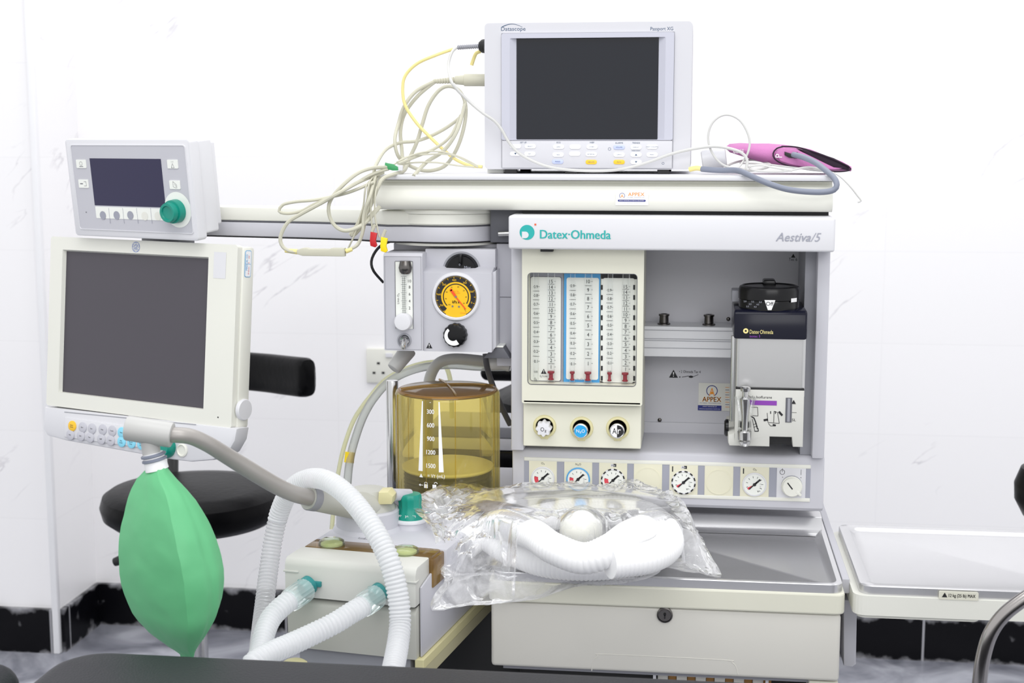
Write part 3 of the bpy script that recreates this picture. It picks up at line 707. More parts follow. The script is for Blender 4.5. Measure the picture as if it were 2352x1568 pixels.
MB().box(SX0 - .016, SX0 - .006, SY0 + .05, 2.36, .822, .842, 0, .001).build('shelf_rail', 'panel_grey', ss)
MB().box(SX0 - .024, SX0 - .014, 2.12, 2.16, .824, .838).build('rail_stop', 'mid_grey', ss)
a = P(1921, 1140, 2.3)
# ---- upper left: arm hub rings under the shelf
HX, HY = -0.375, 2.150
def hub(z0, z1, r, name, m, ln, bev=.003):
    q = MB().cyl((HX, HY, z0), (HX, HY, z1), r, n=48, bev=bev); return q
hb = hub(1.3115, 1.3195, .090, '', 0, 0); hb.cyl((HX, HY, 1.298), (HX, HY, 1.3115), .088, n=48)
hb.build('arm_hub', ['cream_light'], mach)
MB().cyl((HX, HY, 1.2655), (HX, HY, 1.2715), .080, n=48).build('hub_base', 'cream_light', mach)
MB().box(-0.30, -0.245, 2.09, 2.4, 1.27, 1.3195, 0, .002).build('hub_gap_shade', 'dark_grey', mach)  # dark block stands in for the shaded gap right of the hub
MB().tube([P(1145, 537, 2.08), P(1172, 536, 2.08)], .004, 10).build('hub_pin', 'chrome', mach)
# tower segment between the side module and the column
tw = MB().box(-0.292, XL - .0005, 2.10, 2.38, 1.085, 1.268, 0, .001); z_ = P(1155, 682, 2.1).z; tw.box(-0.292, XL, 2.0996, 2.102, z_ - .0004, z_ + .0004, 1)
tw.box(-0.45, -0.292, 2.115, 2.3, 1.125, 1.266, 0, .001)
tw.build('tower_panel', ['panel_grey', 'dark_grey'], mach)
# black cable looping at the far left of the tower
MB().tube(smooth(path([(900, 553, 2.1), (878, 562, 2.1), (862, 578, 2.1), (853, 600, 2.1), (858, 622, 2.1), (880, 648, 2.12)]), .004), .0021, 8).build('black_cable', 'black_rubber', mach)
# ---- auxiliary arm that carries the two displays
arm = thing('display_arm', 'long two-tone cream and grey swivel arm reaching left under the top shelf', 'swivel arm', (HX, HY, 1.27))
def armpiece(name, z0, z1, r, w, m):
    tan = []; L = -0.86; Yc = 2.215
    pts = []
    for i in range(33):
        a_ = math.radians(-118 + i * (236) / 32); pts.append((HX + r * math.cos(a_), HY + r * math.sin(a_)))
    k0 = pts[0]; k1 = pts[-1]
    out = [(L, Yc + w)] + [(HX - .18, HY + w * 1.5 + .03)] + pts[::-1] + [(HX - .075, HY - .078), (HX - .13, HY - .040), (HX - .20, HY - .018), (L, Yc - w)]
    q = MB().prism(out, z0, z1, 0, .0025, 'z'); return q.build(name, m, arm)
armpiece('upper_arm_cover', 1.2955, 1.3165, .0862, .022, 'cream_light')
armpiece('seam_strip', 1.2935, 1.2957, .0850, .021, 'dark_grey')
armpiece('lower_arm_cover', 1.2712, 1.2937, .0862, .021, 'panel_grey')
armpiece('lower_seam', 1.2694, 1.2714, .0845, .018, 'black_rubber')
# ------------------------------------------------------------------ oxygen and suction module left of the column
sm_ = thing('suction_module', 'grey suction and oxygen module with black and yellow dial gauge, left of the flow tubes', 'suction module', (-0.37, 2.08, 1.115))
Y1, Y2, Y3 = 2.046, 2.052, 2.078
a, b, c, d = WF.rect(880, 585, 972, 806, Y1)
xr, _, zb, zt2 = (P(1130, 700, Y2).x, 0, P(1050, 812, Y2).z, P(1050, 625, Y2).z)
m = MB()
m.prism([(Y1, c), (Y1, d - .002), (Y1 + .004, d + .0025), (2.114, d + .0025), (2.114, c)], a, b, 0, .0012, 'x')
m.prism([(Y2, c - .001), (Y2, zt2 - .001), (Y2 + .002, zt2), (Y3 + .002, zt2 + .007), (2.1145, zt2 + .007), (2.1145, c - .001)], b - .001, xr, 0, .0012, 'x')
a4, b4, c4, d4 = WF.rect(984, 571, 1138, 625, Y3)
m.box(b - .002, b4, Y3, 2.114, zt2 + .004, d4, 0, .0015)
m.prism([(xr - .002, c - .001), (xr + .005, c + .006), (xr + .005, zt2 + .002), (xr - .002, zt2 - .001)], Y2 + .006, 2.114, 0, .001)
# grooves, warning print
for (q0, q1, q2, q3) in ((883, 588, 969, 803),):
    A = P(q0, q1, Y1); B = P(q2, q3, Y1)
    for t in ((A.x, B.x, A.z - .0004, A.z), (A.x, B.x, B.z, B.z + .0004), (A.x, A.x + .0004, B.z, A.z), (B.x - .0004, B.x, B.z, A.z)): m.box(t[0], t[1], Y1 - .0004, Y1 + .0002, t[2], t[3], 1)
A = P(986, 793, Y2); m.tri(A.x, A.z, .0085, Y2 - .0003, 2, 3)
A = P(985.5, 793, Y2)
m.build('housing', ['panel_grey', 'mid_grey', 'black_print', 'white_print'], sm_)
# oxygen flow tube
a, b, c, d = WF.rect(908, 600, 949, 755, Y1)
m = MB().box(a, b, Y1 - .0006, Y1 + .001, c, d, 0); m.box(a - .0006, a, Y1 - .0012, Y1, c, d, 1); m.box(b, b + .0006, Y1 - .0012, Y1, c, d, 1); m.box(a, b, Y1 - .0012, Y1, d, d + .0006, 1)
xt = P(930, 680, Y1).x
for i in range(20):
    z = P(930, 634 + i * 4.6, Y1).z; wl = .0042 if i % 4 == 0 else .0028
    m.quad(xt - wl, xt + wl, z - .0002, z + .0002, Y1 - .0075, 2)
for q in (-.0014, .0014): m.quad(xt + q - .0002, xt + q + .0002, P(930, 722, Y1).z, P(930, 634, Y1).z, Y1 - .0075, 2)
for s, y in (('10', 645), ('8', 659), ('6', 675), ('4', 691), ('2', 707)): A = P(941, y, Y1); m.textc(s, A.x, A.z, .0042, Y1 - .0008, 2)
tv, tf = text_mesh('L/min O₂'); A = P(917, 698, Y1)
m.add([(A.x - v.y * .0042, Y1 - .0008, A.z + v.x * .0042) for v in tv], tf, 2)
sc_ = m.build('flow_scale', ['lens', 'dark_grey', 'black_print'], sm_)
MB().cyl((xt, Y1 - .004, c + .015), (xt, Y1 - .004, d - .012), .0032, n=16).build('flow_tube', 'glass', sm_)
A = P(932, 614, Y1); MB().lathe([(.0075, -.010), (.0085, -.006), (.0098, 0), (.0085, .006), (.006, .009), (0, .009)], (A.x, Y1 - .003, A.z), (0, 0, -1), 24).build('tube_cap', 'dark_chrome', sm_)
A = P(929, 737, Y1); MB().lathe([(.0115, 0), (.0130, .002), (.0130, .012), (.0115, .0145), (.009, .0150), (0, .0148)], (A.x, Y1 - .001, A.z), (0, -1, 0), 32).build('oxygen_knob', 'white_plastic', sm_)
q = MB().lathe([(.0105, 0), (.0105, .002), (.0085, .003), (.0085, .001)], (P(929, 781, Y1).x, Y1, P(929, 781, Y1).z), (0, -1, 0), 28).build('outlet_rim', 'mid_grey', sm_)
A = P(930, 778, Y1); B = P(926, 800, Y1 - .03); m = MB(); L = (B - A).length
prf = [(.0062, 0), (.0062, .006), (.004, .0065)]
for i in range(4): prf += [(.0032, .008 + i * .0055), (.0046, .0085 + i * .0055), (.0034, .0132 + i * .0055)]
m.lathe(prf + [(.0028, .031), (.0016, .031), (.0016, .026), (0, .026)], A, B - A, 18); m.build('barbed_outlet', 'chrome', sm_)
# vacuum gauge
C_ = P(1047.5, 681, Y2); r = .0305
m = MB().lathe([(r + .0055, 0), (r + .0055, .0015), (r + .0035, .0042), (r + .0012, .0046), (r, .0035), (r, .0012), (0, .0012)], (C_.x, Y2 + .0004, C_.z), (0, -1, 0), 56)
m.build('gauge_bezel', 'white_plastic', sm_)
yy = Y2 - .0012; g = MB()
g.disc(C_.x, C_.z, r - .0004, yy, 0, 48)
g.disc(C_.x, C_.z, r - .0016, yy - .0003, 1, 48, r0=.0218, a0=-142, a1=128)
g.disc(C_.x, C_.z, r - .0004, yy - .0004, 1, 40, r0=r - .0012, a0=-150, a1=150)
g.disc(C_.x, C_.z, .0192, yy - .0003, 1, 40, r0=.0178, a0=-135, a1=122)
for t in range(15):
    an = math.radians(-140 + t * 19.2); s_, k_ = math.sin(an), math.cos(an)
    g.bar(C_.x + s_ * (r - .004), C_.z + k_ * (r - .004), C_.x + s_ * (r - .0012), C_.z + k_ * (r - .0012), .0007, yy - .0006, 0)
    if t % 2 == 1: g.textc(str(760 - 100 * (t // 2)) if t < 13 else '0', C_.x + s_ * .0245, C_.z + k_ * .0245, .0028, yy - .0006, 0)
    if t % 2 == 0: g.textc(str(100 - 10 * (t // 2)), C_.x + s_ * .0150, C_.z + k_ * .0150, .0018, yy - .0006, 1)
g.textc('mm Hg', C_.x, C_.z + .0085, .002, yy - .0006, 2); g.textc('VACUUM', C_.x, C_.z + .0055, .002, yy - .0006, 2)
for q in (0, .0002): g.textc('kPa x', C_.x + q, C_.z - .0075, .0042, yy - .0006, 1, wf=.8)
g.disc(C_.x - .005, C_.z - .014, .0014, yy - .0006, 3, 12); g.disc(C_.x + .0045, C_.z - .0145, .0014, yy - .0006, 3, 12)
g.textc('Ohmeda', C_.x + .011, C_.z - .0235, .0018, yy - .0006, 2)
g.bar(C_.x + .012, C_.z - .017, C_.x + .015, C_.z - .022, .0003, yy - .0006, 1)
n1, n2 = (-.0072, .0100), (.0145, -.0180)
g.bar(C_.x + n1[0], C_.z + n1[1], C_.x, C_.z, .0036, yy - .001, 4); g.bar(C_.x - .001, C_.z + .001, C_.x + n2[0], C_.z + n2[1], .0016, yy - .001, 4)
g.disc(C_.x + n1[0], C_.z + n1[1], .0019, yy - .001, 4, 12); g.disc(C_.x, C_.z, .0016, yy - .0012, 3, 14)
g.build('gauge_dial', ['gauge_yellow', 'black_print', 'orange_print', 'grey_print', 'needle_red'], sm_)
# black selector dial and lever above the gauge
A = P(1058, 617, Y3 - .01)
m = MB().lathe([(.0255, 0), (.0255, .004), (.022, .009), (.0, .011)], (A.x, Y3 + .002, A.z - .004), (0, -1, .0), 40)
m.box(A.x - .0022, A.x + .0022, Y3 - .016, Y3 - .002, A.z + .006, A.z + .021, 0, .001)
m.textc('Max', A.x + .010, A.z + .002, .0042, Y3 - .0085, 1); m.textc('0', A.x - .0005, A.z + .0065, .003, Y3 - .0165, 1)
o = m.build('selector_dial', ['black_gloss', 'pale_print'], sm_)
MB().disc(A.x, A.z - .004, .0285, Y3 - .0004, 0, 30, r0=.0255, a0=-80, a1=80).build('dial_recess', 'mid_grey', sm_)
A = P(1047.5, 768, Y2); vs = 60; pts = []; fs = []
prf = [(1, 0), (1, .011), (.93, .0135), (.7, .0145)]
for rr, hh in prf:
    for q in range(vs): an = 2 * PI * q / vs; R_ = (.0172 + .0005 * math.cos(15 * an)) * rr; pts.append((A.x + R_ * math.cos(an), Y2 - hh, A.z + R_ * math.sin(an)))
for j in range(3):
    for q in range(vs): fs.append((j * vs + q, j * vs + (q + 1) % vs, (j + 1) * vs + (q + 1) % vs, (j + 1) * vs + q))
fs.append(tuple(3 * vs + q for q in range(vs)))
m = MB().add(pts, fs, 0, True); 
for i in range(24):
    t = i / 23; a0 = 145 + t * 170; w0 = .0075 - .0035 * t
    m.disc(A.x - .001, A.z - .0005, .0138, Y2 - .0149, 1, 2, r0=.0138 - w0, a0=a0, a1=a0 + 7.6)
m.build('suction_knob', ['black_gloss', 'white_print'], sm_)
# clip and grey pipe stub below
A = P(1148, 800, 2.09)
m = MB().prism([(A.x - .008, A.z + .004), (A.x + .008, A.z + .004), (A.x + .018, A.z - .012), (A.x - .022, A.z - .012)], 2.07, 2.10, 0, .001)
m.build('wedge_bracket', 'dark_grey', mach)
MB().box(A.x - .009, A.x + .008, 2.07, 2.10, A.z + .0042, A.z + .0068, 0, .0008).build('bracket_cap', 'lens', mach)
MB().tube(smooth(path([(1128, 836, 2.12), (1150, 834, 2.12), (1172, 838, 2.12)]), .003), .010, 16).build('support_bar', 'tube_grey', mach)
MB().cyl(P(903, 848, 2.10), P(940, 800, 2.12), .0110, .013, n=24, bev=.003).build('vent_pipe', 'tube_grey', mach)

# ------------------------------------------------------------------ vaporizer
VY = 2.022
vp = thing('vaporizer', 'vaporizer with black dial, steel body and purple label, hung on the rail in the alcove', 'vaporizer', (0.103, 2.1, 0.985))
a, b, c, d = WF.rect(1686, 712, 1854, 780, VY + .002)
m = MB().prism([(VY + .002, c), (VY + .002, d - .006), (VY + .005, d - .0015), (VY + .010, d), (2.150, d), (2.150, c)], a, b, 0, .0035, 'x')
m.disc(P(1713, 760, VY).x, P(1713, 760, VY).z, .0037, VY + .0015, 1, 24, r0=.0014); 
txt(m, 'Datex·Ohmeda', 1722, 757, 1776, 767, VY + .0014, 1); txt(m, 'isotec 5', 1722, 769, 1746, 775, VY + .0014, 2)
m.build('top_housing', ['navy_gloss', 'yellow_cable', 'purple'], vp)
zc = c; a5, b5, c5, d5 = WF.rect(1691, 780, 1849, 896, VY + .006)
m = MB().prism(rrect(a5, b5, VY + .006, 2.155, .006, 5), c5 - .01, zc, 0, 0, 'z', sm=True); m.build('steel_body', 'brushed', vp)
MB().cyl((a5 - .0025, VY + .030, .99 + .03), (a5 - .0025, VY + .030, zc), .004, n=14).build('side_rod', 'chrome', vp)
# dial
DC = P(1766, 684, VY + .05); R_ = .0425; zt_ = P(1766, 674, VY + .045).z
m = MB().lathe([(R_ * 1.0, d - .001), (R_ * 1.0, d + .010), (R_ * .985, d + .012), (R_ * 1.02, d + .013), (R_ * 1.02, d + .026), (R_ * .98, d + .030), (R_ * .90, d + .0315), (R_ * .86, d + .030), (0, d + .031)], (DC.x, VY + .047, 0), (0, 0, 1), 56)
m.box(DC.x - .008, DC.x + .010, VY + .060, VY + .095, d + .028, d + .037, 0, .003)
m.build('dial', ['black_gloss'], vp)
ys = VY + .047 - R_ * 1.02
m = MB(); A = P(1768, 702, ys); m.add([(A.x - .0075, ys - .0006, A.z + .008), (A.x - .0025, ys - .0006, A.z - .006), (A.x + .0025, ys - .0006, A.z - .006), (A.x + .0075, ys - .0006, A.z + .008)], [(0, 1, 2, 3)], 0)
m.textc('Off', A.x, A.z + .003, .0055, ys - .0009, 1)
for k in range(7): m.textc(str(5 - k * .5)[:3], A.x - .013 - k * .0035, A.z + .005 - (k % 3) * .0035, .0022, ys - .0002 + k * .0012, 2)
an = .72; m.add([(DC.x + math.sin(a_) * (R_ * 1.02 + .0006), VY + .047 - math.cos(a_) * (R_ * 1.02 + .0006), z_) for z_ in (A.z + .004, A.z + .0095) for a_ in (.72, .8, .88, .96, 1.02)], [(i, i + 1, i + 6, i + 5) for i in range(4)], 0)
m.build('off_mark', ['white_print', 'black_print', 'pale_print'], vp)
MB().box(DC.x - .052, DC.x - .036, 2.09, 2.13, d + .004, d + .021, 0, .002).build('dial_release', 'mid_grey', vp)
# lower block
a, b, c, d = WF.rect(1690, 893, 1844, 1027, VY)
L1 = P(1672, 1028, VY).x
slx0, slx1, slz0, slz1 = WF.rect(1768, 1003, 1818, 1024, VY)
m = MB().prism([(a, c + .004), (a, d), (b, d), (b, c), (slx1 + .002, c), (slx1, slz1), (slx0, slz1), (slx0, c - .0005), (L1 + .002, c - .0005), (L1, c + .004), (L1, P(0, 955, VY).z), (a, P(0, 952, VY).z)], VY, 2.16, 0, .0022)
m.box(slx0, slx1, VY + .008, VY + .03, slz0, slz1 + .001, 1, .0)
m.box(a, b, VY + .001, 2.15, d - .001, d + .0022, 1, .0006)
yy = VY - .0004
txt(m, 'Only Isoflurane', 1716, 908, 1773, 917, yy, 2)
q = WF.rect(1724, 919, 1784, 931, yy); m.quad(*q, yy, 3)
A = P(1823, 922, VY); m.tri(A.x, A.z, .005, yy, 2); m.bar(A.x - .003, A.z - .003, A.x + .003, A.z - .003, .0007, yy, 2)
A = P(1823, 947, VY); m.bar(A.x - .003, A.z, A.x + .004, A.z, .0005, yy, 2)
txt(m, 'SL', 1819, 961, 1828, 967, yy, 2)
def ln(pts, t=.0007, mi=2):
    for (u, v), (u2, v2) in zip(pts, pts[1:]):
        A = P(u, v, yy); B = P(u2, v2, yy); m.bar(A.x, A.z, B.x, B.z, t, yy, mi)
ln([(1726, 935), (1740, 935), (1741, 955), (1728, 954)]); ln([(1724, 955), (1732, 960), (1736, 970), (1740, 985)], .0016); ln([(1728, 962), (1734, 990)]); ln([(1730, 975), (1738, 972)]); ln([(1731, 981), (1740, 978)]); ln([(1733, 990), (1742, 990), (1741, 983)], .0012)
ln([(1762, 948), (1764, 970), (1790, 972), (1786, 947), (1778, 944), (1777, 970)]); ln([(1754, 965), (1764, 963)], .003); ln([(1789, 945), (1797, 954)], .003); ln([(1775, 975), (1782, 977)], .0025); ln([(1765, 972), (1770, 978), (1780, 978)])
ln([(1770, 944), (1770, 950)], .0012); ln([(1781, 944), (1781, 950)], .0012)
m.build('filler_block', ['absorber_grey', 'black_rubber', 'black_print', 'purple'], vp)
q = WF.rect(1805, 913, 1818, 970, yy); m = MB().box(q[0], q[1], VY - .0008, VY + .001, q[2], q[3], 0, .0003); m.box(q[0] + .0025, q[1] - .0025, VY - .0011, VY, q[2] + .001, q[3] - .001, 1, .0002); m.build('sight_glass', ['dark_grey', 'mid_grey'], vp)
A = P(1679, 990, VY + .01); MB().lathe([(.0125, 0), (.0125, .004), (.010, .006), (0, .006)], (L1 + .001, VY + .035, A.z), (-1, 0, 0), 26).build('locking_knob', 'black_gloss', vp)
A = P(1711, 955, VY - .012); zt3 = P(1712, 888, VY - .012).z; zb3 = P(1710, 1025, VY - .012).z; h = zt3 - zb3
yv = VY - .012
m = MB().lathe([(.0095, h * .26), (.0088, h * .45), (.0105, h * .60), (.0150, h * .80), (.0155, h * .82), (.008, h * .83)], (A.x, yv, zb3), (0, 0, 1), 28); m.build('filler_glass', 'glass', vp)
m = MB().lathe([(.0045, h * .24), (.0045, h * .5), (.0072, h * .75), (.0075, h * .8), (.0042, h * .84), (.0042, h * .92), (.0068, h * .93), (.0072, h * .98), (.005, h), (0, h)], (A.x, yv, zb3), (0, 0, 1), 24); m.build('filler_stem', 'chrome', vp)
m = MB().lathe([(0, 0), (.006, .001), (.0088, .006), (.0088, h * .09), (.006, h * .11), (.0095, h * .12), (.0100, h * .25), (.0085, h * .27), (0, h * .27)], (A.x, yv, zb3), (0, 0, 1), 24); m.build('drain_screw', 'chrome', vp)
MB().box(A.x - .006, A.x + .006, yv + .004, VY + .004, zb3 + h * .3, zb3 + h * .4, 0, .001).build('filler_bracket', 'black_gloss', vp)

# ------------------------------------------------------------------ patient monitor on the top shelf
MYF = 2.115
pm = thing('patient_monitor', 'white box-shaped patient monitor with dark screen and button row on the top shelf', 'patient monitor', (-0.155, 2.2, 1.370))
a, b, c, d = WF.rect(1111, 52, 1586, 389, MYF)
px0, px1, pz0, pz1 = WF.rect(1152, 77, 1544, 387, MYF)
sx0, sx1, sz0, sz1 = WF.rect(1187, 86, 1509, 320, MYF + .004)
pz0 = 1.3785; zb_ = 1.3765
_, _, _, cz1 = WF.rect(1156, 322, 1541, 387, MYF)
m = MB().box(a, b, MYF + .014, 2.34, zb_, d, 0, .006, 3); m.ring(rrect(a + .0006, b - .0006, zb_, d - .0006, .006, 4), rrect(px0 + .001, px1 - .001, zb_ + .004, pz1 - .001, .003, 4), MYF + .003, MYF + .016); m.box(a + .015, b - .03, 2.335, 2.36, zb_ + .01, d - .01, 0, .004)
c1 = P(1178, 65, MYF)
txt(m, 'Datascope', 1151, 62, 1207, 73, MYF + .0027, 1); txt(m, 'Passport XG', 1494, 62, 1546, 72, MYF + .0027, 1)
arc = []
for t in range(13):
    u = t / 12; A = P(1153 + 47 * u, 62 - 9 * math.sin(PI * min(1, u * .86 + .08)) + 2, MYF + .0025); arc.append(A)
for A, B in zip(arc, arc[1:]): m.bar(A.x, A.z, B.x, B.z, .0011 * (1 - .06 * arc.index(A)), MYF + .0026, 1)
m.build('casing', ['casing_white', 'slate_print'], pm)
m = MB(); out = rrect(px0, px1, cz1, pz1, .003, 4); inn = rrect(px0 + .012, px1 - .012, cz1 + .0005, pz1 - .007, .002, 4); inn2 = rrect(sx0, sx1, sz0, sz1, .001, 4)
m.ring(out, inn, MYF - .001, MYF + .004, 0)
n_ = len(inn); m.add([(p[0], MYF - .001, p[1]) for p in inn] + [(p[0], MYF + .006, p[1]) for p in inn2], [(i, (i + 1) % n_, n_ + (i + 1) % n_, n_ + i) for i in range(n_)], 0)
for t in ((px0 - .0005, px1 + .0005, pz1, pz1 + .0007), (px0 - .0007, px0, cz1 - .04, pz1), (px1, px1 + .0007, cz1 - .04, pz1)): m.quad(*t, MYF - .0002 + .0028, 1)
m.build('screen_bezel', ['bezel_white', 'mid_grey'], pm)
MB().box(sx0 - .001, sx1 + .001, MYF + .0055, MYF + .008, sz0 - .001, sz1 + .001).build('screen', 'screen_dark', pm)
m = MB().box(px0 + .0005, px1 - .0005, MYF - .001, MYF + .004, pz0, cz1 - .0005, 0, .0008)
yy = MYF - .0013
for s, x, y, h_ in (('SET UP', 1202, 327, .0022), ('ECG', 1283, 327, .0022), ('NIBP', 1360, 327, .0022), ('ALARMS', 1422, 328, .0022), ('TRENDS', 1461, 328, .0022)): A = P(x, y, yy); m.textc(s, A.x, A.z, h_, yy, 1)
def key(x, y, s, kind, w_=.0082):
    A = P(x, y, yy); m.prism(rrect(A.x - w_, A.x + w_, A.z - .0032, A.z + .0032, .003, 4), yy - .0008, yy + .0004, kind, .0004)
    if s in ('^', 'v'): m.add([(A.x - .0018, yy - .001, A.z + (.0014 if s == 'v' else -.0014)), (A.x + .0018, yy - .001, A.z + (.0014 if s == 'v' else -.0014)), (A.x, yy - .001, A.z + (-.0014 if s == 'v' else .0014))], [(0, 1, 2)], 1)
    elif s: m.textc(s, A.x, A.z, .0017, yy - .001, 1)
for k in ((1184, 336, '', 2), (1218, 336, 'SELECT', 2), (1184, 353, 'v', 2), (1217, 353, 'SET', 2), (1283, 337, 'LEAD', 2), (1282, 355, 'SIZE', 2), (1281, 371, 'FREEZE', 3), (1321, 337, '', 2), (1320, 353, '', 2),
          (1360, 337, 'START', 2), (1358, 354, 'INTERVAL', 2), (1358, 372, 'DEFLATE', 4), (1422, 338, 'VOLUME', 3), (1422, 355, 'LIMITS', 2), (1422, 372, 'MUTE', 4), (1461, 338, 'DISPLAY', 2), (1461, 355, '^', 2), (1461, 372, 'v', 2), (1498, 337, 'NEXT COLUMN', 2), (1498, 355, 'PRINT', 2)): key(*k)
m.textc('MARK EVENT', P(1461, 345, yy).x, P(1461, 346, yy).z, .0015, yy, 1)
A = P(1400, 342, yy); m.disc(A.x, A.z, .0022, yy, 1, 12, r0=.0018); A = P(1523, 375, yy); m.disc(A.x, A.z, .0018, yy, 1, 12, r0=.0014)
m.build('key_panel', ['casing_white', 'slate_print', 'white_sticker', 'button_lilac', 'button_yellow'], pm)
for x in (1172, 1310, 1523):
    for Yq in (MYF + .012, 2.31):
        A = P(x, 390, MYF); MB().box(A.x - .0085, A.x + .0085, Yq - .008, Yq + .008, 1.370, zb_ + .002, 0, .001).build('foot', 'black_rubber', pm)
MB().box(a + .002, px0 + .0, MYF + .02, 2.33, 1.3705, 1.3765).build('base_rail', 'lens', pm)

# ------------------------------------------------------------------ ventilator display (tilted, on the arm)
D1 = frame((-0.8616, 2.12, 1.3447), -0.402, 0.097)
vd = thing('ventilator_display', 'small tilted grey ventilator display with blue-black screen and green knob, at the arm end', 'display', D1.M)
Wd, Hd = .1298, .0760
m = MB(D1).prism(rrect(-Wd, Wd, -Hd, Hd, .006, 5), 0, .020, 0, .002)
m.build('front_frame', 'white_plastic', vd)
m = MB(D1).prism(rrect(-Wd + .012, Wd - .004, -Hd + .008, Hd - .003, .004, 4), .020, .052, 0, .002); m.prism(rrect(-Wd + .03, Wd - .010, -Hd + .016, Hd - .008, .004, 4), .052, .066, 0, .002)
m.box(-Wd + .05, Wd - .08, .066, .085, -.06, -.02, 0, .002); m.build('rear_case', 'white_plastic', vd)
def q4(fr, pts, y): return [(fr.at(x, yv_, y).x, fr.at(x, yv_, y).z) for x, yv_ in pts]
fa = [D1.at(x, y_, 0) for x, y_ in ((163, 334), (423, 334), (446, 534), (186, 526))]
fx0 = (fa[0].x + fa[3].x) / 2; fx1 = (fa[1].x + fa[2].x) / 2; fz0 = (fa[2].z + fa[3].z) / 2; fz1 = (fa[0].z + fa[1].z) / 2
m = MB(D1).ring(rrect(fx0 - .001, fx1 + .001, fz0 - .001, fz1 + .001, .004, 4), rrect(fx0, fx1, fz0, fz1, .004, 4), -.0015, 0, 2)
m.prism(rrect(fx0, fx1, fz0, fz1, .004, 4), -.0008, .0005, 0)
yy = -.001
# soft key strip, side keys and their icons
sa = [D1.at(x, y_, 0) for x, y_ in ((220, 474), (400, 507))]
m.prism(rrect(sa[0].x, sa[1].x - .004, sa[1].z, sa[0].z, .001, 2), -.0013, -.0005, 1)
kc = D1.at(405, 482, 0)
m.disc(kc.x + .004, kc.z + .0005, .027, -.0012, 1, 40)
for x in (238, 269.5, 301): A = D1.at(x, 494, 0); m.disc(A.x, A.z, .0066, -.0016, 4, 20)
for x in (334, 364): A = D1.at(x, 496, 0); m.disc(A.x, A.z, .0066, -.0016, 5, 20)
for x in (253, 285, 317, 349): A = D1.at(x, 495, 0); m.box(A.x - .0002, A.x + .0002, -.0016, -.0012, A.z - .012, A.z + .012, 4)
for i, (x, y_) in enumerate(((188, 376), (193.5, 421.5), (398, 376.5), (403, 424))):
    A = D1.at(x, y_, 0); m.prism(rrect(A.x - .0105, A.x + .0105, A.z - .0065, A.z + .0065, .0012, 3), -.0018, -.0005, 1)
    if i == 0: m.disc(A.x, A.z + .0005, .0032, -.002, 3, 12, r0=.0027); m.box(A.x - .004, A.x + .004, -.0020, -.0018, A.z - .0045, A.z - .0035, 3)
    if i == 1: m.box(A.x + .0015, A.x + .0065, -.0020, -.0018, A.z + .003, A.z + .0036, 3); m.box(A.x + .006, A.x + .0065, -.0020, -.0018, A.z - .0036, A.z + .0036, 3); m.box(A.x + .0015, A.x + .0065, -.0020, -.0018, A.z - .0036, A.z - .003, 3); m.box(A.x - .007, A.x - .001, -.002, -.0018, A.z - .0008, A.z + .0008, 3)
    if i == 2:
        m.textc('1 2 3', A.x, A.z + .0035, .0018, -.002, 3)
        for (u, v, u2, v2) in ((-.003, -.0055, 0, .001), (.003, -.0055, 0, .001), (-.003, -.0055, .003, -.0055)): m.bar(A.x + u, A.z + v, A.x + u2, A.z + v2, .0005, -.002, 3)
    if i == 3:
        for (u, v, u2, v2) in ((-.003, .005, -.003, -.003), (-.003, .005, .004, 0), (.004, 0, .004, -.005), (-.003, -.003, .003, -.005), (0, .001, .003, -.003)): m.bar(A.x + u, A.z + v, A.x + u2, A.z + v2, .0005, -.002, 3)
A = D1.at(199, 487, 0); m.disc(A.x, A.z, .0012, -.001, 3, 10)
m.build('face_panel', ['panel_grey', 'lens', 'white_plastic', 'grey_print', 'pale_print', 'cream_light'], vd)
s_ = [D1.at(x, y_, 0) for x, y_ in ((207, 364), (370.5, 364), (381, 475), (219, 472))]
m = MB(D1).box((s_[0].x + s_[3].x) / 2, (s_[1].x + s_[2].x) / 2, -.0012, .001, (s_[2].z + s_[3].z) / 2, (s_[0].z + s_[1].z) / 2); m.build('screen', 'screen_blue', vd)
kc = D1.at(408, 484, 0)
MB(D1).lathe([(.0175, 0), (.0180, .004), (.0175, .013), (.0150, .0135), (.0150, .021), (.0140, .0235), (.0105, .0235), (.0095, .0215), (0, .021)], (kc.x, 0, kc.z), (0, -1, 0), 36).build('rotary_knob', 'teal', vd)

# ------------------------------------------------------------------ large flat monitor with key panel
D2 = frame((-0.8728, 2.1431, 1.1276), -0.3871, -0.0952)
fm2 = thing('flat_monitor', 'large cream flat monitor with blank grey screen, hanging below the small display', 'monitor', D2.M)
cc = [D2.at(x, y_, -.006) for x, y_ in ((118, 543), (528, 561), (547, 983), (105, 932))]
ox0, ox1 = (cc[0].x + cc[3].x) / 2, (cc[1].x + cc[2].x) / 2 + .001; oz0, oz1 = (cc[2].z + cc[3].z) / 2, (cc[0].z + cc[1].z) / 2
m = MB(D2); o_ = rrect(ox0, ox1, oz0, oz1, .005, 5); i_ = rrect(-.152, .152, -.114, .114, .0005, 5)
i0_ = rrect(-.1545, .1525, -.1145, .1165, .0005, 5)
m.ring(o_, i0_, -.006, .004, 0); n_ = len(i_); m.add([(p[0], -.006, p[1]) for p in i0_] + [(p[0], .001, p[1]) for p in i_], [(i, (i + 1) % n_, n_ + (i + 1) % n_, n_ + i) for i in range(n_)], 0)
lg = D2.at(312, 567, -.0065); m.disc(lg.x, lg.z, .0082, -.0064, 1, 24, r0=.0074); 
for q in (0, 72, 144, 216, 288): an = math.radians(q); m.disc(lg.x + .0055 * math.sin(an), lg.z + .0055 * math.cos(an), .0022, -.0066, 1, 10, r0=.0016)
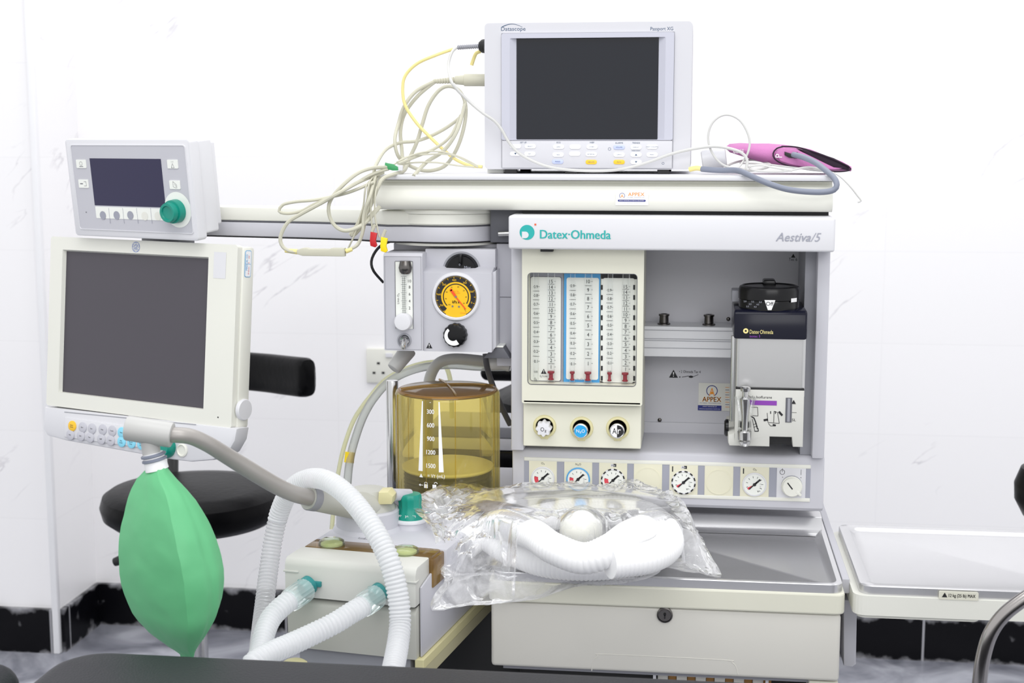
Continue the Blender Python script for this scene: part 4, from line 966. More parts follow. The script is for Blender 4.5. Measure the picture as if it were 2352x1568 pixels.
m.text('GE', lg.x - .0040, lg.x + .0040, lg.z - .0035, lg.z + .0035, -.0067, 1, .2)
A = D2.at(501, 958, -.006); m.disc(A.x, A.z, .0012, -.0064, 3, 10)
A = D2.at(492, 578, -.006); B = D2.at(518, 640, -.006); m.quad(A.x, B.x, B.z, A.z, -.0063, 2)
m.build('front_bezel', ['cream_light', 'logo_blue', 'white_plastic', 'black_print'], fm2)
MB(D2).box(-.1525, .1525, .0005, .004, -.1145, .1145).build('screen', 'screen_grey', fm2)
m = MB(D2).box(ox0 + .004, ox1 + .004, .004, .030, oz0 - .002, oz1 - .002, 0, .005); m.box(ox0 + .03, ox1 - .02, .030, .055, oz0 + .01, oz1 - .02, 0, .01)
A = D2.atx(544, 574, ox1 + .0045); x_ = ox1 + .0043
z1_, z0_ = A.z, D2.atx(544, 636, x_).z
m.prism([(p[0], p[1]) for p in rrect(.007, .021, z0_, z1_, .003, 4)], x_ - .0002, x_, 1, 0, 'x'); m.prism([(p[0], p[1]) for p in rrect(.0078, .0202, z0_ + .0008, z1_ - .0008, .0024, 4)], x_ - .0001, x_ + .0002, 2, 0, 'x')
def sidetext(s, ya, yb, za, zb, mi):
    tv, tf = text_mesh(s); a_ = max(v.x for v in tv); b_ = max(v.y for v in tv); m.add([(x_ + .0004, ya + (v.y / b_) * (yb - ya) if False else yb - (v.y / b_) * (yb - ya), za + v.x / a_ * (zb - za)) for v in tv], [f[::-1] for f in tf], mi)
sidetext('MEDICAL CO', .0085, .0125, z0_ + .010, z1_ - .006, 1); sidetext('No. 1', .014, .0165, z0_ + .004, z0_ + .022, 3); sidetext('2018', .014, .0165, z0_ + .028, z1_ - .008, 3)
m.box(x_, x_ + .0004, .0085, .0195, (z0_ + z1_) / 2 - .0005, (z0_ + z1_) / 2, 1)
m.build('rear_case', ['cream_light', 'blue_knob', 'white_sticker', 'red_soft'], fm2)
A = D2.at(555, 940, .016); MB(D2).lathe([(.0165, 0), (.0165, .004), (.0150, .006), (0, .0065)], (ox1 + .002, .016, A.z), (1, 0, 0), 30).build('side_knob', 'white_plastic', fm2)
# chin with keypad
ch = q4(D2, [(104, 934), (101, 985), (110, 1000), (150, 1011), (395, 1055), (440, 1060), (490, 1056), (525, 1040), (541, 1012), (546, 984)], -.008)
m = MB(D2).prism(ch, -.010, .02, 0, .004); kp = q4(D2, [(147, 946), (147, 1006), (322, 1030), (460, 1046), (460, 982)], -.0105)
kpA = D2.at(147, 946, -.011); kpB = D2.at(450, 975, -.011)
m.bar(kpA.x, kpA.z, kpB.x, kpB.z, .0012, -.0104, 1); 
chin = m.build('control_chin', ['white_plastic', 'mid_grey'], fm2)
kk = q4(D2, [(150, 958), (148, 1003), (310, 1026), (400, 1040), (400, 993)], -.0115)
MB(D2).prism(kk, -.0125, -.009, 0, .0012).build('key_plate', 'white_plastic', chin)
keys = [(166, 978, 'button_yellow'), (190, 981, 'button_grey'), (211.5, 984, 'button_grey'), (236, 986, 'button_grey'), (258, 989, 'button_grey'), (280, 993, 'button_blue'),
        (162, 998, 'button_grey'), (186, 1000.5, 'button_grey'), (207, 1004, 'button_grey'), (233, 1008, 'button_grey'), (254.5, 1011, 'button_grey'), (279.5, 1014, 'button_blue'), (302, 1017, 'button_blue'), (325, 1020, 'button_blue')]
nm = ['Silence Alarms', 'Zero', 'Start', 'Setup', 'Trends', 'Menu', 'Help', 'Sales', 'Print', 'NIBP', 'Admit', 'Main Screen', 'Monitor Setup', 'Patient Data']
for i, (x, y_, mm_) in enumerate(keys):
    A = D2.at(x, y_, -.013); k = MB(D2).lathe([(.0085, 0), (.0085, .0016), (.0075, .0022), (0, .0022)], (A.x, -.0122, A.z), (0, -1, 0), 22)
    for j, s in enumerate(nm[i].split()): k.textc(s, A.x, A.z + .0012 - j * .003 + (.0005 if ' ' in nm[i] else -.001), .0021, -.0147, 1, wf=.8)
    k.build('key', [mm_, 'black_print'], chin)
A = D2.at(380, 1026, -.014); MB(D2).lathe([(.0175, 0), (.0180, .006), (.0150, .016), (0, .018)], (A.x, -.010, A.z), (0, -1, 0), 30).build('turn_knob', 'teal', chin)
A = D2.at(417, 1034, -.012); MB(D2).lathe([(.0105, 0), (.0105, .002), (.0085, .003), (.0075, .001), (0, .001)], (A.x, -.010, A.z), (0, -1, 0), 26).build('round_button', 'cream_light', chin)
MB(D2).box(-.04, .04, .05, .09, .02, .16, 0, .004).build('mount_bracket', 'mid_grey', fm2)
# ------------------------------------------------------------------ breathing system (absorber) on the left
AF = frame((-0.432, 1.735, 0), math.radians(-9))
ab = thing('breathing_system', 'grey absorber block with amber bellows canister and bent metal bag arm', 'breathing system', Matrix.Translation((-0.43, 1.80, 0.765)))
X0, X1 = -.0905, .0905
ZT, ZS, ZB = .885, .8345, .764
m = MB(AF).prism([(0, ZS), (0, ZT - .010), (.003, ZT - .003), (.008, ZT), (.052, ZT), (.052, ZS)], X0, X1, 0, .0025, 'x')
m.box(X0 - .0012, X0 + .020, -.0012, .010, ZT - .019, ZT - .0165, 0, .0006); m.box(X1 - .020, X1 + .0012, -.0012, .010, ZT - .019, ZT - .0165, 0, .0006)
m.build('valve_block', 'absorber_grey', ab)
m = MB(AF).prism([(.004, ZB), (.002, ZS - .012), (.004, ZS - .008), (.012, ZS - .0015), (.10, ZS - .0015), (.10, ZB)], X0 + .001, X1 - .001, 0, .002, 'x'); m.build('lower_block', 'absorber_dark', ab)
MB(AF).box(X0 + .002, X1 - .002, .006, .05, ZS - .002, ZS + .001).build('joint_gasket', 'black_rubber', ab)
MB(AF).box(X0 + .012, X1 - .012, .012, .09, ZB - .20, ZB, 0, .004).build('canister_housing', 'mid_grey', ab)
# amber cover band behind the lid, with two valve domes
m = MB(AF).box(X0 + .004, X1 + .002, .052, .092, ZT - .03, ZT + .001, 0, .003); m.box(X1 - .002, X1 + .006, .050, .10, ZT - .040, ZT - .002, 0, .002)
m.build('amber_cover', 'amber_lid', ab)
for x, y_ in ((762, 1252), (932, 1270)):
    A = AF.atz(x, y_, ZT)
    d0 = MB(AF).lathe([(.0175, 0), (.0175, .002), (.0165, .006), (.012, .0085), (0, .0092)], (A.x, A.y, ZT + .0005), (0, 0, 1), 32); o = d0.build('valve_dome', 'glass_green', ab)
    MB(AF).lathe([(.0145, .0005), (.0145, .003), (.010, .0035), (0, .0035)], (A.x, A.y, ZT + .0005), (0, 0, 1), 24).build('valve_seat', 'beige', o)
m = MB(AF).box(X0 + .004, X1 + .010, .092, .27, ZT - .05, ZT + .0005, 0, .003)
m.build('top_deck', ['panel_grey', 'grey_print'], ab)
A = AF.atz(838, 1237, ZT); m = MB(AF)
m.ring(rrect(A.x - .009, A.x + .009, A.y - .005, A.y + .005, .004, 4), rrect(A.x - .0085, A.x + .0085, A.y - .0045, A.y + .0045, .0036, 4), ZT + .0004, ZT + .0008, 1, 'z')
m.box(A.x - .0088, A.x + .0088, A.y - .0003, A.y + .0003, ZT + .0004, ZT + .0008, 1); m.box(A.x - .0003, A.x + .0003, A.y - .0048, A.y + .0048, ZT + .0004, ZT + .0008, 1)
m.build('deck_icon', ['panel_grey', 'grey_print'], ab)
# right side plate and slide ledge
pl = MB(AF).prism([(.012, ZB + .002), (.012, ZT - .028), (.10, ZT - .010), (.30, ZT - .010), (.30, ZB + .002)], X1 + .0005, X1 + .0035, 0, .0008, 'x'); pl.build('side_plate', 'panel_grey', ab)
m = MB(AF).box(X1 - .004, X1 + .008, .004, .33, ZB - .012, ZB + .001, 0, .001); m.box(X1 - .004, X1 + .007, .006, .33, ZB - .030, ZB - .0125, 1, .001); m.build('slide_ledge', ['beige', 'khaki'], ab)
# ports
ports = []
for x, y_ in ((712, 1341), (874, 1357)):
    A = AF.at(x, y_, 0); ports.append(A)
    m = MB(AF).lathe([(.0125, 0), (.0125, .006), (.0115, .010), (.0110, .016), (.0100, .017), (0, .017)], (A.x, 0, A.z), (-.35, -.9, -.28), 28)
    m.box(A.x - .0165, A.x + .0165, -.004, .002, A.z - .002, A.z + .005, 0, .001); m.build('hose_port', 'teal_dark', ab)
# cylinder base of the bag arm
HB = Vector((-0.445, 1.90, 0)); 
m = MB().lathe([(.049, ZT), (.047, ZT + .004), (.044, ZT + .006), (.0435, ZT + .027), (.041, ZT + .0295), (0, ZT + .030)], HB, (0, 0, 1), 44); m.build('arm_base', 'panel_grey', ab)
m = MB().lathe([(.037, 0), (.036, .003), (.0300, .018), (.024, .028), (0, .030)], HB + Vector((0, 0, ZT + .0285)), (0, 0, 1), 40); m.build('arm_collar', 'absorber_dark', ab)
E0 = P(712, 1143, 1.80); E1 = P(735, 1150, 1.82); E2 = P(850, 1165, 1.885); E3 = P(915, 1158, 1.90)
m = MB().lathe([(.0155, -.004), (.0160, 0), (.0160, .010), (.0165, .012), (.0200, (E2 - E1).length + .015), (.019, (E2 - E1).length + .05), (.014, (E2 - E1).length + .06)], E0, E2 - E0, 30); m.build('arm_socket', 'absorber_dark', ab)
A = P(720, 1145, 1.80); MB().lathe([(.0170, 0), (.0170, .011), (.0165, .012)], E0 + (E2 - E0).normalized() * -.002, E2 - E0, 24).build('socket_collar', 'mid_grey', ab)
K = P(886, 1144, 1.88); MB().prism([(K.x - .010, K.z - .008), (K.x - .009, K.z + .009), (K.x + .004, K.z + .010), (K.x + .011, K.z + .004), (K.x + .009, K.z - .007)], 1.875, 1.905, 0, .0015).build('bag_vent_lever', 'beige', ab)
MB().tube([Vector((K.x + .006, 1.90, K.z)), Vector((K.x + .022, 1.92, K.z - .004)), Vector((K.x + .026, 1.93, K.z - .03))], .009, 16).build('lever_boss', 'panel_grey', ab)
ap = smooth(path([(388, 998, 1.60), (410, 999, 1.60), (440, 1003, 1.61), (480, 1021, 1.63), (530, 1052, 1.67), (590, 1089, 1.71), (640, 1118, 1.745), (680, 1135, 1.77), (722, 1145, 1.805)]), .004)
MB().tube(ap, [.0092 + .0016 * min(1, i / (len(ap) * .5)) for i in range(len(ap))], 24).build('bag_arm_tube', 'warm_grey_tube', ab)
a_, b_ = P(296, 983, 1.595), P(396, 999, 1.60)
m = MB().cyl(a_ - (b_ - a_) * .06, b_, .0150, n=32, bev=.002)
m.build('bag_elbow', 'tube_grey', ab)
e0 = P(350, 990, 1.60); nk = P(352, 1045, 1.60)
MB().cyl(e0 + Vector((-.004, 0, -.002)), P(348, 1042, 1.60), .0115, .0105, n=28).build('elbow_outlet', 'tube_grey', ab)
# APL valve
V = AF.atz(942, 1200, ZT + .006); V = AF.M @ V; V.z = 0
m = MB().lathe([(.0245, ZT), (.0235, ZT + .002), (.0225, ZT + .008)], V, (0, 0, 1), 40); m.build('valve_base', 'panel_grey', ab)
m = MB().lathe([(.0225, ZT + .008), (.0240, ZT + .009), (.0240, ZT + .0115), (.0205, ZT + .0135), (0, ZT + .0137)], V, (0, 0, 1), 40); m.box(V.x - .0185, V.x - .0155, V.y - .0215, V.y - .016, ZT + .0135, ZT + .0141, 1); m.build('valve_ring', ['white_plastic', 'black_print'], ab)
vs = 48; pts = []; fs = []
prf = [(.0205, .0135), (.0195, .018), (.0165, .026), (.0155, .032), (.0162, .040), (.0160, .045), (.0145, .0475), (.010, .048)]
for rr, hh in prf:
    for q in range(vs): an = 2 * PI * q / vs; R_ = rr + .0006 * math.cos(12 * an) * (1 if .016 < hh < .046 else 0); pts.append((V.x + R_ * math.cos(an), V.y + R_ * math.sin(an), ZT + hh))
for j in range(len(prf) - 1):
    for q in range(vs): fs.append((j * vs + q, j * vs + (q + 1) % vs, (j + 1) * vs + (q + 1) % vs, (j + 1) * vs + q))
fs.append(tuple((len(prf) - 1) * vs + q for q in range(vs)))
m = MB().add(pts, fs, 0, True)
for i, s in enumerate(('70', '30', '20')): m.textc(s, V.x - .011 + i * .010, ZT + .0195 - 0 * i, .0035, V.y - .0195 + abs(i - 1) * .0025, 1)
m.build('valve_knob', ['teal', 'white_print'], ab)
# bellows canister
BX, BY, BR = -.3625, 2.075, .078
b0, b1 = ZT + .0, 1.050
m = MB().lathe([(BR, b0), (BR, b0 + .004), (BR, b1 - .004), (BR - .0015, b1 + .001), (BR - .0045, b1 + .0035)], (BX, BY, 0), (0, 0, 1), 72)
for an in (-104, -72, -150, -20, 60, 150):
    a_ = math.radians(an); m.tube([(BX + BR * math.cos(a_), BY + BR * math.sin(a_), b0 + .002), (BX + BR * math.cos(a_), BY + BR * math.sin(a_), b1)], .0009, 6)
can = m.build('bellows_canister', 'amber', ab)
m = MB().lathe([(BR - .0045, b1 + .0035), (BR - .012, b1 + .005), (BR * .5, b1 + .008), (0, b1 + .009)], (BX, BY, 0), (0, 0, 1), 72)
for an in (20, 110, 200, 290):
    a_ = math.radians(an); m.tube([(BX + r_ * math.cos(a_), BY + r_ * math.sin(a_), b1 + .0105 - .0055 * (r_ / BR) ** 2) for r_ in (0, .02, .04, .06, .070)], .0016, 6)
m.build('canister_top', 'amber_top', ab)
MB().lathe([(BR - .0055, b1 - .001), (BR - .003, b1 + .0015), (BR - .0055, b1 + .004)], (BX, BY, 0), (0, 0, 1), 64).build('canister_rim', 'brass', ab)
m = MB(); zz0 = .937
pr_ = [(.045, b0 + .001)]
k = 0; z = b0 + .004
while z < zz0 - .004: pr_ += [(.066, z), (.058, z + .003)]; z += .006
m.lathe(pr_ + [(.066, zz0 - .004)], (BX, BY, 0), (0, 0, 1), 56, 0)
m.build('bellows_folds', 'dark_grey', ab)
m = MB().lathe([(.066, zz0 - .0045), (.0685, zz0 - .002), (.0685, zz0 + .001), (.066, zz0 + .002), (.03, zz0 + .002), (0, zz0 + .003)], (BX, BY, 0), (0, 0, 1), 56)
m.build('bellows_disc', 'plate_cream', ab)
m = MB().lathe([(BR + .004, ZT - .012), (BR + .004, ZT + .001), (BR + .0005, ZT + .004)], (BX, BY, 0), (0, 0, 1), 56); m.build('bellows_base', 'dark_grey', ab)
m = MB()
def cz_(y): return P(988, y, BY - BR * .95).z
tx = P(989, 1000, BY - BR).x
for s, y_ in (('300', 944), ('600', 975), ('900', 1006), ('1200', 1037), ('1500', 1068)): m.textc(s, tx, cz_(y_), .0066, 0, 0, wf=.8); m.textc(s, tx + .0003, cz_(y_), .0066, 0, 0, wf=.8)
m.bar(tx - .0012, cz_(923), tx + .0012, cz_(923), .0006, 0, 0)
for sg, xa, xb0, xb1 in ((-1, 969, 959, 970), (1, 1008, 1008, 1019)):
    T = P(xa, 921, BY - BR).x; B0_ = P(xb0, 1081, BY - BR).x; B1_ = P(xb1, 1084, BY - BR).x
    n = 6; vs = []
    for i in range(n + 1):
        t = i / n; z = cz_(921) + (cz_(1082) - cz_(921)) * t; vs += [(T - .0005 + (B0_ - T + .0005) * t, 0, z), (T + .0012 + (B1_ - T - .0012) * t, 0, z)]
    m.add(vs, [(2 * i, 2 * i + 1, 2 * i + 3, 2 * i + 2) for i in range(n)], 0)
m.tri(P(966, 1093, BY - BR).x, cz_(1092), .0055, 0, 0); m.text('= Vт (mL)', P(973, 0, BY - BR).x, P(1014, 0, BY - BR).x, cz_(1098), cz_(1087), 0, 0)
lk_ = P(978, 1114, BY - BR).x; m.quad(lk_ - .0028, lk_ + .0028, cz_(1120), cz_(1111), 0, 0); m.disc(lk_, cz_(1110), .0026, 0, 0, 12, r0=.0018, a0=-90, a1=90)
lk2 = P(998, 1114, BY - BR).x; m.quad(lk2 - .0028, lk2 + .0028, cz_(1120), cz_(1111), 0, 0); m.disc(lk2 + .002, cz_(1109), .0026, 0, 0, 12, r0=.0018, a0=-90, a1=90)
A = P(966, 1114, BY - BR).x; m.bar(A - .002, cz_(1114), A + .003, cz_(1114), .0009, 0, 0); m.add([(A - .0038, 0, cz_(1114)), (A - .001, 0, cz_(1114) - .002), (A - .001, 0, cz_(1114) + .002)], [(0, 1, 2)], 0)
R2 = BR + .0006
m.v = [Vector((BX + R2 * math.sin((v.x - BX) / R2 * 1.02), BY - R2 * math.cos((v.x - BX) / R2 * 1.02), v.z)) for v in m.v]
m.build('volume_scale', 'white_print', can)
o = m = MB().tube(smooth([(BX + .085 * math.cos(a_), BY - .02 + .085 * math.sin(a_), ZT + .016) for a_ in [math.radians(t) for t in range(-120, -50, 8)]], .004), .0016, 8); m.build('canister_latch', 'chrome', ab)
MB().cyl((-0.458, 2.13, .80), (-0.458, 2.13, 1.055), .0092, n=28, bev=.0015).build('steel_pole', 'chrome', ab)
MB().box(-.40, -.262, 2.03, 2.30, .838, .8846, 0, .003).build('bellows_shelf', 'panel_grey', ab)
MB(AF).box(X0 + .03, X1 - .03, .09, .14, .70, .80, 0, .003).build('mount_arm', 'mid_grey', ab)

# hoses behind the bellows
tag(MB().tube(smooth(path([(1172, 838, 2.20), (1110, 829, 2.20), (1045, 824, 2.20), (1010, 832, 2.20), (992, 855, 2.20), (984, 890, 2.20), (982, 960, 2.20), (982, 1100, 2.20), (985, 1190, 2.20)]), .004), .0088, 18).build('grey_drive_hose', 'tube_grey'), 'thick grey hose curving down behind the amber bellows canister', 'hose')
tag(MB().tube(smooth(path([(1172, 842, 2.30), (1100, 842, 2.30), (1030, 838, 2.28), (960, 846, 2.26), (900, 872, 2.25), (862, 910, 2.24), (835, 955, 2.23), (815, 1010, 2.22), (803, 1060, 2.21), (797, 1120, 2.20), (792, 1190, 2.19), (790, 1240, 2.17)]), .004), .0068, 16).build('suction_hose', 'suction_tube'), 'wide translucent tube arching from the column down left of the bellows', 'tube')
tp = P(803, 1050, 2.215); tp2 = P(801.5, 1062, 2.212)
tag(MB().cyl(P(804, 1038, 2.2155), P(801.5, 1062, 2.2125), .0080, n=20).build('yellow_tape', 'yellow'), 'short band of yellow tape wrapped round the translucent tube', 'tape')
tag(MB().tube(smooth(path([(1170, 848, 2.33), (1100, 838, 2.32), (1020, 830, 2.30), (955, 838, 2.28), (890, 868, 2.27), (850, 910, 2.26), (815, 960, 2.25), (792, 1020, 2.24), (778, 1080, 2.23), (768, 1150, 2.22), (762, 1215, 2.21)]), .004), .0036, 12).build('thin_yellow_tube', 'yellow_tube'), 'thin pale yellow tube running alongside the wide translucent tube', 'tube')
tag(MB().tube(smooth(path([(1020, 835, 2.34), (1030, 855, 2.34), (1036, 890, 2.34), (1038, 960, 2.34)]), .004), .0040, 12).build('short_yellow_tube', 'yellow_tube'), 'short pale yellow tube dropping behind the canister top', 'tube')
tag(MB().tube(smooth(path([(1115, 812, 2.16), (1118, 840, 2.16), (1130, 880, 2.17), (1150, 930, 2.18), (1172, 975, 2.19)]), .004), .0045, 12).build('dark_rubber_hose', 'dark_grey'), 'dark rubber hose slanting down right of the amber canister', 'hose')

# ------------------------------------------------------------------ green breathing bag
bg = thing('breathing_bag', 'green rubber breathing bag with white neck hanging from the bag elbow', 'breathing bag', P(430, 1505, 1.6))
rows = [(1070, 341, 382, .55), (1080, 332, 390, .55), (1099, 314, 409, .62), (1121, 303, 431, .62), (1143, 294, 451, .60), (1165, 288, 465, .59), (1187, 283, 477, .60), (1209, 278, 488, .60), (1231, 274.5, 497, .60), (1253, 273, 504, .605), (1275, 272.5, 509, .61), (1297, 273, 513, .62), (1319, 275, 514.5, .62), (1341, 279, 513, .63), (1363, 285, 509, .64), (1385, 294, 503, .65), (1407, 305, 494, .66), (1429, 320, 482, .68), (1451, 342, 468, .70), (1468, 363, 457, .72), (1484, 386, 449, .76), (1495, 403, 445, .80), (1503, 414, 444, .8), (1516, 417, 443, .8)]
NS = 20; vs = []; fs = []
rows = [r_ for a_, b_ in zip(rows, rows[1:]) for r_ in (a_, tuple((p + q) / 2 for p, q in zip(a_, b_)))] + [rows[-1]]
BYp = 1.60
for i, (y_, l, r_, rf) in enumerate(rows):
    A = P(l, y_, BYp); B = P(r_, y_, BYp); w_ = (B.x - A.x); t = i / (len(rows) - 1)
    dpt = min(w_ * .52, .055 * math.sin(PI * min(1, max(.08, t * 1.0))) ** .7 + .006)
    rx = A.x + w_ * rf + dpt * .38
    cor = [(A.x, 0, 0), (rx, -dpt, .0), (B.x, 0, 0), (A.x + w_ * (1 - rf), dpt, 0)]
    for s in range(4):
        p0, p1 = cor[s], cor[(s + 1) % 4]
        for k in range(NS):
            u = k / NS; x = p0[0] + (p1[0] - p0[0]) * u; yv_ = p0[1] + (p1[1] - p0[1]) * u
            nx, ny = (p1[1] - p0[1]), -(p1[0] - p0[0]); L = math.hypot(nx, ny) or 1
            bul = (w_ * .10) * (math.sin(PI * u)) ** .9 * (.5 if s in (0,) else .9)
            # small folds running down from the neck on the right face
            fold = 0
            if s == 1: fold = -.0030 * math.exp(-((u - .52) / .09) ** 2) * math.sin(PI * min(1, max(0, (t - .12) * 1.4))) + .0014 * math.exp(-((u - .72) / .07) ** 2) * math.sin(PI * min(1, max(0, (t - .4) * 1.8)))
            fold += .0011 * noise.noise(Vector((u * 3 + s * 7, t * 9, 2.3))) + .0007 * noise.noise(Vector((u * 6 + s * 5, t * 22, 7.7)))
            x += nx / L * (bul + fold); yv_ += ny / L * (bul + fold)
            vs.append((x, BYp + yv_, A.z))
n = 4 * NS
cxm = [sum(vs[i * n + k][0] for k in range(n)) / n for i in range(len(rows))]
for i in range(len(rows) - 1):
    for k in range(n): fs.append((i * n + k, i * n + (k + 1) % n, (i + 1) * n + (k + 1) % n, (i + 1) * n + k))
fs += [tuple(range(n)), tuple((len(rows) - 1) * n + k for k in range(n))]
bagm = MB().add(vs, fs, 0, True)
o = bagm.build('bag_body', 'bag_green', bg)
for poly in o.data.polygons: poly.use_smooth = True
A = P(351, 1040, BYp); B = P(361, 1078, BYp)
MB().lathe([(.0118, 0), (.0125, .003), (.0135, (B - A).length - .004), (.0138, (B - A).length)], A, B - A, 32).build('bag_neck', 'white_sticker', bg)
m = MB(); ax = (B - A).normalized()
for q in (0, .0055): m.lathe([(.0128, 0), (.0148, .001), (.0148, .0032), (.0128, .0042)], A + ax * (.0005 + q), ax, 32)
m.build('neck_ring', 'cuff_hose', bg)

# ------------------------------------------------------------------ corrugated hoses
PA = AF.M @ Vector((ports[0].x, 0, ports[0].z)); PB = AF.M @ Vector((ports[1].x, 0, ports[1].z))
def breathing_hose(start, cuffend, pts, label):
    t = thing('corrugated_hose', label, 'hose', pts[-1], 'white corrugated breathing hoses')
    d_ = (cuffend - start); m = MB()
    vs = 40; pp = []; ff = []; q_ = d_.to_track_quat('Z', 'Y').to_matrix()
    for j, (h_, rr) in enumerate(((0, .0142), (.2, .0150), (.75, .0150), (1, .0140))):
        for k in range(vs): an = 2 * PI * k / vs; R_ = rr + (.0005 if k % 2 else -.0002); pp.append(start + q_ @ Vector((R_ * math.cos(an), R_ * math.sin(an), d_.length * h_)))
    for j in range(3):
        for k in range(vs): ff.append((j * vs + k, j * vs + (k + 1) % vs, (j + 1) * vs + (k + 1) % vs, (j + 1) * vs + k))
    m.add(pp, ff, 0, True); m.build('end_cuff', 'clear_cuff', t)
    MB().hose([cuffend - d_ * .15, cuffend + d_ * .1] + pts, .0136, .0052, .0019).build('hose_wall', 'hose_milky', t)
breathing_hose(P(703, 1353, 1.715), P(664, 1380, 1.685), path([(645, 1395, 1.672), (622, 1420, 1.655), (607, 1455, 1.63), (597, 1500, 1.60), (585, 1545, 1.56), (580, 1600, 1.54)]), 'white corrugated hose from the left teal port bending steeply down')
breathing_hose(P(866, 1368, 1.690), P(832, 1392, 1.665), path([(810, 1405, 1.65), (770, 1430, 1.63), (720, 1455, 1.61), (670, 1478, 1.585), (620, 1500, 1.555), (580, 1525, 1.53), (560, 1570, 1.515)]), 'white corrugated hose from the right teal port sloping gently left')
t = thing('corrugated_hose', 'long corrugated hose arching high over the bag arm and down in front of the absorber', 'hose', P(905, 1530, 1.55))
full = smooth(path([(590, 1560, 1.66), (597, 1480, 1.74), (606, 1400, 1.80), (617, 1310, 1.84), (630, 1225, 1.86), (650, 1155, 1.86), (682, 1112, 1.83), (725, 1098, 1.80), (768, 1113, 1.76), (812, 1152, 1.73), (858, 1215, 1.70), (893, 1285, 1.68), (913, 1360, 1.67), (919, 1430, 1.66), (912, 1490, 1.63), (900, 1550, 1.58)]), .002)
k_ = int(len(full) * .36)
MB().hose(full[:k_ + 1:12] + [full[k_]], .0134, .0052, .0019).build('translucent_length', 'hose_clear', t)
MB().hose([full[k_]] + full[k_ + 6::12] + [full[-1]], .0138, .0052, .0019).build('white_length', 'hose_milky', t)
A = P(655, 1512, 1.66); tag(MB().lathe([(.014, 0), (.0165, .003), (.0165, .010), (.012, .013), (0, .014)], (A.x, 1.70, .752), (0, 0, 1), 28).build('drain_cap', 'beige'), 'small pale yellow round cap just above the black couch below the absorber', 'cap')
# ------------------------------------------------------------------ coiled hose and mask inside a clear film bag on the steel tray
TZ = .842
co = thing('coiled_hose', 'thick white corrugated hose coiled up inside the clear plastic bag', 'hose', P(1340, 1250, 2.0), None)
def ctz(px, py, z): return WF.atz(px, py, z)
cp_ = [ctz(1070, 1250, .872), ctz(1110, 1225, .882), ctz(1180, 1205, .890), ctz(1260, 1186, .890), ctz(1350, 1172, .890), ctz(1440, 1172, .890), ctz(1505, 1195, .882), ctz(1530, 1235, .872), ctz(1505, 1275, .866), ctz(1430, 1292, .864), ctz(1340, 1298, .863), ctz(1250, 1290, .864), ctz(1170, 1262, .870), ctz(1120, 1225, .884), ctz(1160, 1205, .905),
       ctz(1225, 1228, .908), ctz(1270, 1258, .904), ctz(1340, 1282, .898), ctz(1400, 1262, .908), ctz(1450, 1228, .914), ctz(1515, 1210, .910), ctz(1535, 1250, .898), ctz(1490, 1280, .896), ctz(1400, 1292, .896)]
MB().hose(cp_, .0205, .0055, .0010).build('hose_wall', 'hose_white', co)
CD = even(smooth(cp_, .01), .008)
mk = thing('rolled_mask', 'round cream-white face mask with thin strap, in the middle of the coiled hose', 'mask', ctz(1335, 1215, .905))
c_ = ctz(1338, 1216, .905); c_ = Vector((c_.x, c_.y, .893))
MB().lathe([(0, -.010), (.020, -.004), (.0275, .006), (.029, .016), (.026, .028), (.018, .037), (0, .041)], c_, (-.1, -.35, .93), 32).build('mask_dome', 'cream_light', mk)
MB().tube(smooth(path([(1297, 1205, 1.93), (1286, 1232, 1.92), (1290, 1250, 1.915), (1310, 1256, 1.912), (1335, 1250, 1.912)]), .003), .0009, 6).build('strap', 'plate_cream', mk)
# the film bag: an upper and an under sheet meeting along a welded, crumpled outline
outl = [(921, 1146, 1.93), (965, 1134, 1.96), (1010, 1118, 2.00), (1062, 1108, 2.02), (1105, 1120, 2.04), (1152, 1136, 2.045), (1205, 1143, 2.05), (1265, 1143, 2.055), (1330, 1142, 2.06), (1380, 1138, 2.06), (1440, 1104, 2.055), (1485, 1112, 2.06), (1545, 1142, 2.05), (1580, 1190, 2.0), (1612, 1240, 1.93), (1637, 1283, 1.88), (1656, 1325, 1.845),
        (1600, 1310, 1.85), (1560, 1292, 1.86), (1526, 1280, 1.845), (1517, 1312, 1.835), (1480, 1330, 1.832), (1430, 1338, 1.828), (1380, 1345, 1.826), (1320, 1348, 1.824), (1240, 1375, 1.815), (1150, 1386, 1.80), (1070, 1392, 1.79), (993, 1399, 1.76), (995, 1370, 1.765), (1012, 1345, 1.78), (1024, 1325, 1.79), (1003, 1298, 1.80), (992, 1270, 1.82), (1000, 1240, 1.84), (980, 1200, 1.87), (950, 1175, 1.90)]
O3 = even(smooth([P(*q) for q in outl], .006, True) + [P(*outl[0])], .0045)[:-1]
